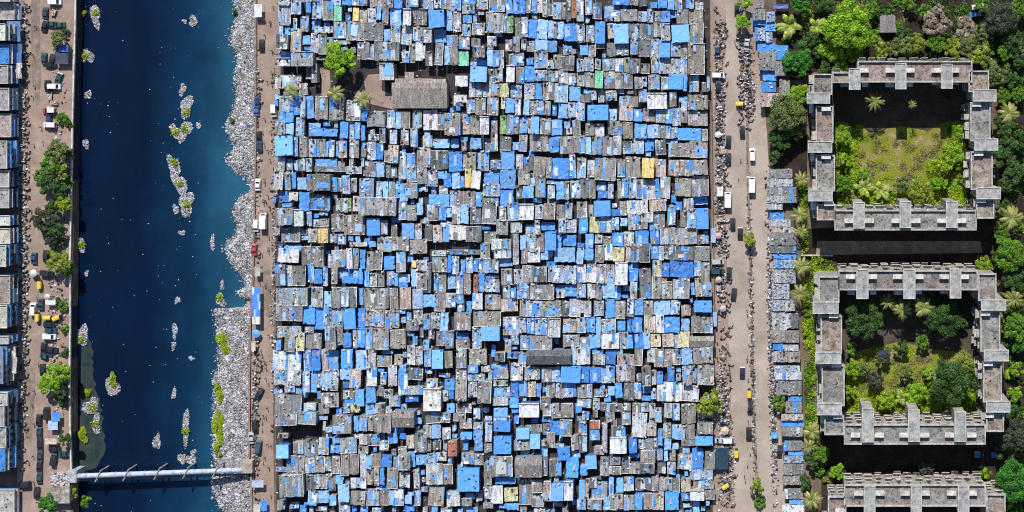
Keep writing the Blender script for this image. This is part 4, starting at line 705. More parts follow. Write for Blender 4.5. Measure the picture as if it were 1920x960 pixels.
# ---------------------------------------------------------------- concrete apartment blocks
CON=(.35,.345,.33)
def R4(r,z): a=P(r[0],r[3],z); b=P(r[2],r[1],z); return a[0],a[1],b[0],b[1]
def ringwall(mb,X0,Y0,X1,Y1,z0,z1,t,tint):
    mb.box(X0,Y1-t,z0,X1,Y1,z1,tint); mb.box(X0,Y0,z0,X1,Y0+t,z1,tint); mb.box(X0,Y0+t,z0,X0+t,Y1-t,z1,tint); mb.box(X1-t,Y0+t,z0,X1,Y1-t,z1,tint)
HB=15.0
def block(label,decks,stairs,tanks,sides,shades=()):
    """one wing: flat decks behind parapets, stair towers, roof tanks, balconies on the named sides"""
    d0=decks[0]; c=P((d0[0]+d0[2])/2,(d0[1]+d0[3])/2,0); e=empty('apartment_block',c,label=label,cat='apartment block',group='concrete blocks round the courtyards')
    for d in decks:
        X0,Y0,X1,Y1=R4(d,HB); tint=jit(CON,.06)
        mb=MB(); mb.box(X0+.12,Y0+.12,0,X1-.12,Y1-.12,HB-.25,jit((.36,.33,.29),.06)); kid(mb,'wall',M['concrete'],e)
        mb=MB(); mb.box(X0,Y0,HB-.24,X1,Y1,HB,jit((.29,.245,.21) if random.random()<.5 else (.26,.26,.25),.14)); ro=kid(mb,'roof',M['deck'],e)
        mb=MB(); ringwall(mb,X0-.1,Y0-.1,X1+.1,Y1+.1,HB-.3,HB+.95,.42,jit((.45,.45,.43),.06)); mb.build('parapet',M['concrete'],parent=ro,loc=tuple(e.location))
        # rubble, tar and old footings on the deck
        n=int((X1-X0)*(Y1-Y0)*.35); xy=np.column_stack([RN.uniform(X0+.5,X1-.5,n),RN.uniform(Y0+.5,Y1-.5,n)])-np.array(e.location[:2])
        if n>3:
            C,s,A,T,tl=litter_arrays(xy,np.full(n,HB+.02),(.12,.5)); T=T*.55; s[:,2]*=.5
            q=boxes_mesh('rubble',C,s,A,T,M['junk'],parent=ro,tilt=None); q['kind']='stuff'
        for sd in sides:
            horiz=sd in 'NS'; ln=(X1-X0) if horiz else (Y1-Y0)
            nb=max(1,int(round(ln/3.4))); 
            for fl in range(4):
                z=HB-3.1-fl*3.1
                for i in range(nb):
                    a=(X0 if horiz else Y0)+ln*(i+.14)/nb; b=a+ln/nb*.72; pr=random.choice([.5,.9,1.3,1.3])
                    if random.random()<.12: continue
                    a+=random.uniform(-.3,.3); b+=random.uniform(-.5,.45)
                    mb=MB()
                    if horiz:
                        y=Y1 if sd=='N' else Y0; s=1 if sd=='N' else -1
                        ya,yb=sorted((y-s*.1,y+s*pr)); mb.box(a,ya,z-.12,b,yb,z,jit((.5,.46,.41),.1)); yo=y+s*pr; y1,y2=sorted((yo,yo-s*.14)); mb.box(a,y1,z,b,y2,z+.95,jit((.55,.5,.44),.1)) 
                    else:
                        x=X1 if sd=='E' else X0; s=1 if sd=='E' else -1
                        xa,xb=sorted((x-s*.1,x+s*pr)); mb.box(xa,a,z-.12,xb,b,z,jit((.5,.46,.41),.1)); xo=x+s*pr; x1,x2=sorted((xo,xo-s*.14)); mb.box(x1,a,z,x2,b,z+.95,jit((.5,.52,.5),.12))
                    kid(mb,'balcony',M['concrete'],e)
                    mb=MB(); m0,m1=a+(b-a)*.25,a+(b-a)*.75
                    if horiz:
                        yf=y-s*.12; ya,yb=sorted((yf,yf+s*.06)); mb.box(m0,ya,z+.1,m1,yb,z+2.1,(.05,.06,.07))
                    else:
                        xf=x-s*.12; xa,xb=sorted((xf,xf+s*.06)); mb.box(xa,m0,z+.1,xb,m1,z+2.1,(.05,.06,.07))
                    kid(mb,'window',M['paint'],e)
    for d in stairs:
        X0,Y0,X1,Y1=R4(d,HB+2.6); mb=MB(); mb.box(X0+.2,Y0+.2,0,X1-.2,Y1-.2,HB+2.35,jit((.4,.37,.33),.06)); mb.box(X0,Y0,HB+2.36,X1,Y1,HB+2.6,jit((.37,.37,.355),.1)); st=kid(mb,'stair_tower',M['concrete'],e)
        mb=MB(); ringwall(mb,X0-.06,Y0-.06,X1+.06,Y1+.06,HB+2.3,HB+2.85,.3,jit((.5,.5,.48),.05)); mb.build('rim',M['concrete'],parent=st,loc=tuple(e.location))
    for (px,py) in tanks:
        x,y,_=P(px,py,HB+1.4); mb=MB(); mb.box(x-1.35,y-.2,HB+.005,x+1.35,y+1.0,HB+1.5,jit((.5,.48,.44),.08)); mb.box(x-1.5,y-.35,HB+1.51,x+1.5,y+1.15,HB+1.64,jit((.64,.62,.58),.1)); kid(mb,'roof_tank',M['concrete'],e)
    for (px,py,w,h) in shades:
        a=P(px-w/2,py+h/2,HB-1.8); b=P(px+w/2,py-h/2,HB-1.8); mb=MB(); mb.box(a[0],a[1],HB-1.9,b[0],b[1]+1.2,HB-1.8,(.68,.7,.72)); kid(mb,'sunshade',M['concrete'],e)
    return e
block('upper courtyard north wing with three stair slabs and tan stained decks',[(1608,115,1822,154),(1561,136,1592,155)],[(1592,128,1613,168),(1679,119,1699,167),(1765,120,1786,166)],[(1620,134),(1669,134),(1706,134),(1755,134),(1790,134)],'N',[(1583,160,14,6),(1622,160,12,6),(1668,160,16,7),(1706,159,11,7),(1755,157,16,5),(1793,157,10,5)])
block('upper courtyard roadside wing, stepped decks with brown floors facing the olive tree',[(1525,139,1560,177),(1530,199,1562,267),(1530,291,1565,358),(1532,383,1566,412)],[(1513,174,1556,194),(1515,265,1560,286),(1516,356,1561,377)],[(1549,206),(1549,296),(1554,384)],'W',[(1521,205,8,14),(1523,296,8,14),(1525,386,10,16)])
block('upper courtyard outer wing, stepped decks with shuttered face beside dark trees',[(1816,133,1853,172),(1819,192,1856,264),(1820,284,1860,355),(1830,374,1863,409)],[(1824,168,1868,190),(1827,260,1871,282),(1831,351,1876,373)],[(1831,198),(1835,290),(1840,378)],'W',[(1857,201,7,14),(1862,383,10,15)])
block('upper courtyard south wing with balcony ledges over lime bushes',[(1565,394,1830,431)],[(1600,379,1621,428),(1687,377,1708,427),(1774,377,1795,427)],[(1592,416),(1630,416),(1680,416),(1717,416),(1766,416),(1803,416)],'N')
block('lower courtyard north wing with six dark tank shadows and three stair slabs',[(1572,507,1832,543)],[(1606,505,1628,560),(1694,505,1716,560),(1781,504,1802,559)],[(1595,521),(1636,521),(1683,521),(1723,521),(1770,521),(1808,521)],'N',[(1596,550,14,5),(1637,550,12,5),(1684,550,16,5),(1723,549,12,5),(1770,548,14,5)])
block('lower courtyard roadside wing, stepped decks beside the bright creeper strip',[(1535,518,1573,566),(1539,592,1578,662),(1541,684,1583,760),(1546,779,1582,814)],[(1524,566,1572,588),(1529,660,1577,682),(1532,756,1578,778)],[(1563,594),(1568,686),(1571,783)],'W',[(1538,600,8,16),(1541,690,8,12),(1543,787,9,14)])
block('lower courtyard outer wing, stepped decks beside fan palms with a slatted inner face',[(1834,513,1867,563),(1838,583,1874,658),(1843,679,1877,753),(1849,775,1881,808)],[(1840,562,1886,582),(1845,656,1891,677),(1849,752,1894,773)],[(1848,590),(1853,684),(1855,781)],'W',[(1877,678,8,10),(1880,783,9,12)])
block('lower courtyard south wing with broken balcony ledges above the black shade',[(1583,795,1847,832)],[(1616,766,1638,829),(1703,768,1724,828),(1790,772,1811,828)],[(1604,818),(1649,818),(1695,818),(1734,818),(1780,818),(1822,818)],'N')
block('third block north wing cut by the bottom of the view, slate coloured decks',[(1583,908,1847,948)],[(1620,911,1641,964),(1708,911,1728,964),(1796,911,1817,964)],[(1610,927),(1650,927),(1697,927),(1735,927),(1784,927),(1823,927)],'N')
block('third block roadside corner wing cut by the bottom of the view',[(1553,930,1586,985)],[(1541,985,1590,1005)],[(1575,960)],'N')
block('third block outer corner wing cut by the bottom of the view beside shrubs',[(1849,926,1884,985)],[(1855,985,1901,1005)],[],'N')
# hut among the trees
c=P(1664,45,0); e=empty('hut',c,label='small grey hipped sheet hut alone among the upper trees',cat='hut'); X0,Y0,X1,Y1=R4((1648,28,1681,61),3)
mb=MB(); mb.box(X0+.4,Y0+.4,0,X1-.4,Y1-.4,2.9,(.3,.27,.24)); kid(mb,'wall',M['wall'],e)
mb=MB(); m=6
for i in range(m):
    u0,u1=X0+(X1-X0)*i/m,X0+(X1-X0)*(i+1)/m+.02; t0,t1=(X0+(X1-X0)*(.15+.7*i/m)),(X0+(X1-X0)*(.15+.7*(i+1)/m)+.02)
    mb.solid([(u0,Y0,2.9),(u1,Y0,2.9),(t1,Y1,3.9),(t0,Y1,3.9)],[(u0,Y0,3.),(u1,Y0,3.),(t1,Y1,4.),(t0,Y1,4.)],jit((.27,.26,.26),.12))
kid(mb,'roof',M['sheet'],e)

# ---------------------------------------------------------------- buildings along the western road
WEST=[(-5,3,20,'g','slate blue topmost'),(5,37,28,'g','grey flat roofed'),(44,76,11,'w','white rimmed'),(82,120,17,'b','blue decked'),(122,157,16,'g','grey narrow'),(165,207,18,'g','dusty grey'),(213,257,22,'p','pinkish grey'),(264,316,14,'g','long grey'),(319,351,18,'g','cyan fronted'),(354,390,18,'g','plain grey'),(404,423,20,'w','low white'),(428,457,20,'q','cream grey'),(460,500,12,'l','pale narrow'),(516,570,19,'n','brown stained'),(572,615,14,'q','cream topped'),(630,645,17,'l','small white'),(651,720,6,'s','slate blue corrugated'),(735,760,15,'l','short pale'),(760,800,9,'g','grey set back'),(800,840,12,'g','grey lower'),(842,884,10,'b','bright blue roofed'),(918,965,28,'l','big patchy white')]
WC={'g':(.36,.34,.33),'w':(.6,.6,.6),'b':(.07,.25,.6),'p':(.4,.33,.3),'q':(.48,.45,.37),'l':(.48,.47,.44),'n':(.3,.26,.22),'s':(.2,.25,.36)}
FT=[(.12,.3,.55),(.1,.22,.42),(.2,.4,.55),(.3,.34,.4),(.14,.34,.6)]
for i,(y0,y1,x1,k,adj) in enumerate(WEST):
    h=min(9.,max(3.4,(37-x1)/2.86)); X0,Y0,X1,Y1=R4((-70,y0,x1,y1),h); c=((X0+X1)/2,(Y0+Y1)/2,0)
    e=empty('shop_house',c,label=f'{adj} shop house, '+('at the top edge' if i==0 else f'level with '+['','the upper parked cars','the dusty olive tree','the shaded blue tarpaulin','the white parked car','the second white parked car','the top of the tree cluster','the round crowned trees','the merged tree crowns','the lime tree','the grey green tree','the dark cars on the road','the tree by the wall','the first yellow rickshaw','the two yellow rickshaws','the white van','the stacked dark cars','the lime green tree foot','the market tarpaulins','the dark parked row','the end of the dark row','the grey walled hut'][i]),cat='shop house',group='shop houses along the western road')
    ft=jit(random.choice(FT),.15)
    mb=MB(); mb.box(X0,Y0+.15,0,X1-.2,Y1-.15,h-.3,ft); kid(mb,'wall',M['wall'],e)
    mb=MB(); mb.box(X0-.1,Y0,h-.29,X1,Y1,h,jit(WC[k],.06)); ro=kid(mb,'roof',M['concrete'],e)
    if k not in 'sb': mb=MB(); ringwall(mb,X0-.12,Y0-.02,X1+.02,Y1+.02,h-.32,h+.4,.22,jit((.55,.52,.48),.08)); mb.build('parapet',M['concrete'],parent=ro,loc=c)
    n=max(2,int((Y1-Y0)/2.2))
    for fl in range(2 if h>6 else 1):
        for j in range(n):
            a=Y0+(Y1-Y0)*(j+.25)/n; b=Y0+(Y1-Y0)*(j+.75)/n; z=h-1.9-fl*2.6
            mb=MB(); mb.box(X1-.22,a,z,X1-.15,b,z+1.3,(.03,.035,.045)); kid(mb,'window',M['paint'],e)
    # ledges and awnings that step down towards the street
    for z,out in ((h-1.2,.45),(h*.5,.9)):
        for j in range(max(1,n//2)):
            a=Y0+(Y1-Y0)*j/(n//2 or 1)+.1; b=Y0+(Y1-Y0)*(j+1)/(n//2 or 1)-.1; mb=MB(); o2=out*random.uniform(.7,1.35)
            tn=jit(random.choice([(.1,.28,.6),(.14,.2,.32),(.4,.42,.45),(.05,.08,.14),(.06,.07,.08),(.5,.46,.42)]),.2)
            mb.solid([(X1-.3,a,z),(X1+o2,a,z-.35),(X1+o2,b,z-.35),(X1-.3,b,z)],[(X1-.3,a,z+.08),(X1+o2,a,z-.27),(X1+o2,b,z-.27),(X1-.3,b,z+.08)],tn); kid(mb,'awning',M['sheet'],e)
    nn=int((min(X1-X0,8))*(Y1-Y0)*.16); xy=np.column_stack([RN.uniform(X1-6,X1-.4,nn),RN.uniform(Y0+.3,Y1-.3,nn)])-np.array(c[:2])
    C,s,A,T,tl=litter_arrays(xy,np.full(nn,h+.03),(.15,.7)); q=boxes_mesh('rubble',C,s,A,T*.7,M['junk'],parent=ro); q['kind']='stuff'
# lean-to sheds between them and the street
for (x0,y0,x1,y1,z,t,lab) in ((13,40,39,78,3.4,(.09,.22,.45),'blue junk filled yard roof beside the white rimmed shop house'),(19,82,40,120,3.2,(.08,.18,.38),'dark blue lean-to roof beside the blue decked shop house'),(29,118,40,147,3.6,(.55,.53,.5),'two white street awnings beside the narrow grey shop house'),(12,650,18,722,5.5,(.2,.25,.33),'long slate lean-to beside the corrugated shop house'),(20,650,31,700,4.6,(.52,.5,.46),'long cream street canopy beside the slate corrugated shop house')):
    X0,Y0,X1,Y1=R4((x0,y0,x1,y1),z); c=((X0+X1)/2,(Y0+Y1)/2,0); e=empty('lean_to',c,label=lab,cat='lean-to'); mb=MB(); m=max(2,int((Y1-Y0)/1.6))
    for i in range(m):
        a,b=Y0+(Y1-Y0)*i/m,Y0+(Y1-Y0)*(i+1)/m+.02; q=random.uniform(0,.06); mb.box(X0,a,z-.1+q,X1+random.uniform(-.3,.3),b,z+q,jit(t,.2))
    kid(mb,'roof',M['sheet'],e)
    for (a,b) in ((X0+.2,Y0+.2),(X1-.2,Y0+.2),(X0+.2,Y1-.2),(X1-.2,Y1-.2)): mb=MB(); mb.box(a-.06,b-.06,0,a+.06,b+.06,z-.1,(.2,.18,.16)); kid(mb,'post',M['steel'],e)
# walled hut by the pipe bridge
X0,Y0,X1,Y1=R4((95,912,130,944),3.4); c=((X0+X1)/2,(Y0+Y1)/2,0); e=empty('hut',c,label='grey concrete roofed hut by the canal wall under the pipe bridge',cat='hut')
mb=MB(); mb.box(X0+.2,Y0+.2,0,X1-.2,Y1-.2,3.1,(.4,.38,.36)); kid(mb,'wall',M['wall'],e); mb=MB(); mb.box(X0,Y0,3.11,X1,Y1,3.35,(.4,.385,.36)); kid(mb,'roof',M['deck'],e)
X0,Y0,X1,Y1=R4((96,886,130,911),2.6); mb=MB(); mb.box(X0,Y0+.02,2.3,X1,Y1,2.5,(.55,.5,.46)); mb.box(X0+.2,Y0+.2,0,X1-.2,Y1-.2,2.29,(.4,.36,.33)); kid(mb,'lean_to',M['concrete'],e)
nn=40; xy=np.column_stack([RN.uniform(X0,X1,nn),RN.uniform(Y0,Y1,nn)])-np.array(c[:2]); C,s,A,T,tl=litter_arrays(xy,np.full(nn,2.55),(.3,1.)); q=boxes_mesh('rubble',C,s,A,T,M['junk'],parent=e,tilt=tl); q['kind']='stuff'

# ---------------------------------------------------------------- roadside shops along the main road
SHOPS="""1415 -6 1433 15 g;1411 17 1435 38 g;1410 36 1436 47 b;1437 22 1453 41 c;1434 41 1455 58 b;1415 52 1435 77 c;1436 60 1448 80 c;1420 80 1452 97 b;1423 97 1455 132 g;1430 132 1456 151 b;1448 85 1475 112 b;1453 114 1474 142 g;1427 153 1455 172 k;1425 174 1460 200 p;1461 150 1481 180 n;1441 317 1485 334 g;1443 335 1486 350 l;1438 351 1493 380 g;1438 368 1471 380 l;1438 381 1467 393 l;1443 397 1470 412 k;1445 412 1482 425 l;1446 426 1490 436 p;1443 437 1493 460 g;1445 462 1493 474 d;1450 474 1493 485 b;1450 487 1492 503 c;1450 504 1492 531 m;1448 533 1480 561 m;1446 563 1490 583 m;1448 585 1475 620 l;1466 588 1497 616 d;1445 620 1498 642 n;1470 632 1497 643 b;1449 644 1468 657 k;1468 647 1497 658 l;1450 659 1500 679 n;1452 686 1500 698 c;1452 698 1503 712 w;1455 713 1503 741 g;1478 743 1503 753 b;1473 754 1503 775 n;1465 777 1506 788 p;1465 788 1507 800 b;1465 801 1506 818 g;1470 828 1505 845 g;1478 845 1507 854 b;1470 855 1506 868 c;1468 870 1508 890 g;1467 892 1509 909 n;1470 917 1506 935 g;1480 935 1507 945 b;1467 947 1508 968 w"""
SW=[tuple(map(float,t.split()[:4]))+(t.split()[4],) for t in SHOPS.split(';')]
SLAND=[((1425,570),'main road'),((1396,40),'roadside tree at the top'),((1460,755),'small round roadside tree'),((1480,228),'broad olive tree'),((1485,112),'vivid green tree'),((1500,405),'middle roadside palm'),((1503,550),'lower roadside palm'),((1502,340),'upper roadside palm'),((1420,920),'oval tree on the median'),((1525,810),'palms below the creeper strip'),((1498,498),'palm by the concrete boundary wall'),((1404,450),'lone median tree'),((1515,700),'creeper strip')]
sp={}
for s in SW: sp.setdefault(s[4],[]).append(((s[0]+s[2])/2,(s[1]+s[3])/2))
HID=[]
for s in SW:
    k=s[4]; h=random.uniform(2.1,2.6) if k in 'bk' else random.uniform(2.8,4.)
    X0,Y0,X1,Y1=R4(s[:4],h); c=((X0+X1)/2,(Y0+Y1)/2,0); px,py=(s[0]+s[2])/2,(s[1]+s[3])/2
    q='long ' if (s[2]-s[0])>2*(s[3]-s[1]) else ''
    lab=place_label(f'{q}{KN[k]} roadside shop',px,py,sp[k],'roadward','away',SLAND[1:],6) or f'{q}{KN[k]} roadside shop in the middle of the row'
    used.add(lab); e=empty('roadside_shop',c,label=lab,cat='shop',group='shops along the main road')
    mb=MB(); mb.box(X0+.2,Y0+.15,0,X1-.2,Y1-.15,h-.25,jit(random.choice(WALLT),.2)); kid(mb,'wall',M['wall'],e)
    base=KC[k]; mb=MB(); m=max(2,int((X1-X0)/1.15)); tl=random.uniform(-.15,.15)
    for i in range(m):
        u0,u1=X0+(X1-X0)*i/m,X0+(X1-X0)*(i+1)/m+.03; dz=.02*(i%2)+random.uniform(0,.03); ya,yb=Y0+random.uniform(-.12,.1),Y1+random.uniform(-.1,.12)
        tn=jit(base,.13) if random.random()<.9 or k in 'bk' else jit(random.choice([KC['l'],KC['b'],KC['n']]),.15)
        mb.solid([(u0,ya,h-.1-tl+dz),(u1,ya,h-.1-tl+dz),(u1,yb,h-.1+tl+dz),(u0,yb,h-.1+tl+dz)],[(u0,ya,h-tl+dz),(u1,ya,h-tl+dz),(u1,yb,h+tl+dz),(u0,yb,h+tl+dz)],tn)
    ro=kid(mb,'roof',M['tarp' if k in 'bk' else 'sheet'],e)
    n=int((X1-X0)*(Y1-Y0)*(1.1 if k in 'mc' else .35)); xy=np.column_stack([RN.uniform(X0,X1,n),RN.uniform(Y0,Y1,n)])-np.array(c[:2])
    C,sz,A,T,tt=litter_arrays(xy,np.full(n,h+.1),(.2,.8)); 
    if k in 'mc': T[::3]=np.array([.2,.36,.7])
    qo=boxes_mesh('junk',C,sz,A,T,M['junk'],parent=ro,tilt=tt*.4); qo['kind']='stuff'
# ---------------------------------------------------------------- trees
def crown_arrays(rad,nclump,per,leaf,flat=.72,bare=False):
    """leaf quads of one crown of radius rad centred on the origin"""
    t=RN.uniform(0,6.28,nclump); r=np.sqrt(RN.uniform(0,1,nclump)); lob=1+.16*np.sin(t*3+RN.uniform(0,6))+.1*np.sin(t*5+RN.uniform(0,6)); r=r*lob*.86
    z=np.sqrt(np.clip(1-(r/1.1)**2,.02,1))*RN.uniform(.25,1.,nclump)*flat
    cc=np.column_stack([np.cos(t)*r,np.sin(t)*r,z])*rad; cr=RN.uniform(.13,.24,nclump)*rad*(1.15 if nclump<30 else 1.)
    V=[]; T=[]
    for c,q in zip(cc,cr):
        n=int(per*RN.uniform(.6,1.3)); d=RN.normal(0,1,(n,3)); d/=np.linalg.norm(d,axis=1)[:,None]; d[:,2]=np.abs(d[:,2])*RN.choice([1,1,1,-.5],n); rr=q*RN.uniform(.55,1.12,n)[:,None]
        pts=c+d*rr*np.array([1,1,.75]); nr=d*.8+RN.normal(0,.45,(n,3))+np.array([0,0,.5]); nr/=np.linalg.norm(nr,axis=1)[:,None]
        u=np.cross(nr,RN.normal(0,1,(n,3))); u/=np.linalg.norm(u,axis=1)[:,None]; w=np.cross(nr,u); s=leaf*RN.uniform(.6,1.35,n); u=u*(s*.5)[:,None]; w=w*(s*.33)[:,None]
        V.append(np.stack([pts-u,pts-w,pts+u,pts+w],1)); T.append(np.full((n,1),RN.uniform(.7,1.3)))
    return np.concatenate(V),np.concatenate(T)
CROWNS={}
HUES={'L':[(.23,.4,.014),(.15,.31,.014)],'M':[(.075,.19,.014),(.13,.26,.02)],'V':[(.035,.17,.02),(.06,.22,.025)],'D':[(.035,.09,.022),(.065,.13,.026)],'O':[(.17,.215,.06),(.1,.145,.04)],'P':[(.27,.31,.035),(.17,.24,.03)],'G':[(.075,.085,.06),(.05,.065,.035)],'Y':[(.26,.36,.02),(.19,.3,.016)],'B':[(.36,.285,.225),(.28,.22,.17)]}
def crown_mesh(kind,cls,var):
    key=(kind,cls,var)
    if key not in CROWNS:
        nc,per,leaf=[(20,70,.26),(46,95,.135),(105,105,.085)][cls]; V,T=crown_arrays(1.,nc,per,leaf); h=HUES[kind]; n=len(V)
        sel=RN.random((n,1))<.5; col=np.where(sel,np.array(h[0]),np.array(h[1]))*T
        o=quads_mesh('crown',V,col,M['leaf']); CROWNS[key]=o.data; bpy.data.objects.remove(o)
    return CROWNS[key]
TRUNKS={}
def trunk_mesh(var):
    if var not in TRUNKS:
        mb=MB(); mb.tube([(0,0,0),(.03,.02,.35),(0,.05,.7),(.04,0,1.)],[.075,.055,.045,.03],8,(.2,.15,.11))
        for i in range(6):
            a=i*1.05+var; mb.tube([(0,.02,.55+.04*i),(.3*math.cos(a),.3*math.sin(a),.85),(.6*math.cos(a),.6*math.sin(a),1.15)],[.035,.022,.008],6,(.2,.15,.11))
        o=mb.build('trunk',M['bark']); TRUNKS[var]=o.data; bpy.data.objects.remove(o)
    return TRUNKS[var]
KW={'L':'lime green leafy','M':'mid green leafy','V':'vivid green round','D':'dark green dense','O':'olive green airy','P':'pale yellow green bushy','G':'grey green thin','Y':'bright lime','B':'bare pinkish twiggy'}
def tree(px,py,r,kind,label,hk=1.0,name=None):
    R=r*S; shrub=r<13; hb=(R*.35 if shrub else (2.2+R*.55)*hk); hc=hb+R*.35; x,y,_=P(px,py,hc); cls=0 if r<15 else (1 if r<32 else 2); var=random.randrange(2)
    e=empty(name or ('shrub' if shrub else 'broadleaf_tree'),(x,y,0),0,label,'shrub' if shrub else 'tree')
    c=bpy.data.objects.new('crown',crown_mesh(kind,cls,var)); COL.objects.link(c); c.parent=e; c.location=(0,0,hb); c.scale=(R,R,R*random.uniform(.8,1.05)); c.rotation_euler=(0,0,random.uniform(0,6.28))
    t=bpy.data.objects.new('trunk',trunk_mesh(var)); COL.objects.link(t); t.parent=e; t.scale=(R*.8,R*.8,hb+R*.1); return e
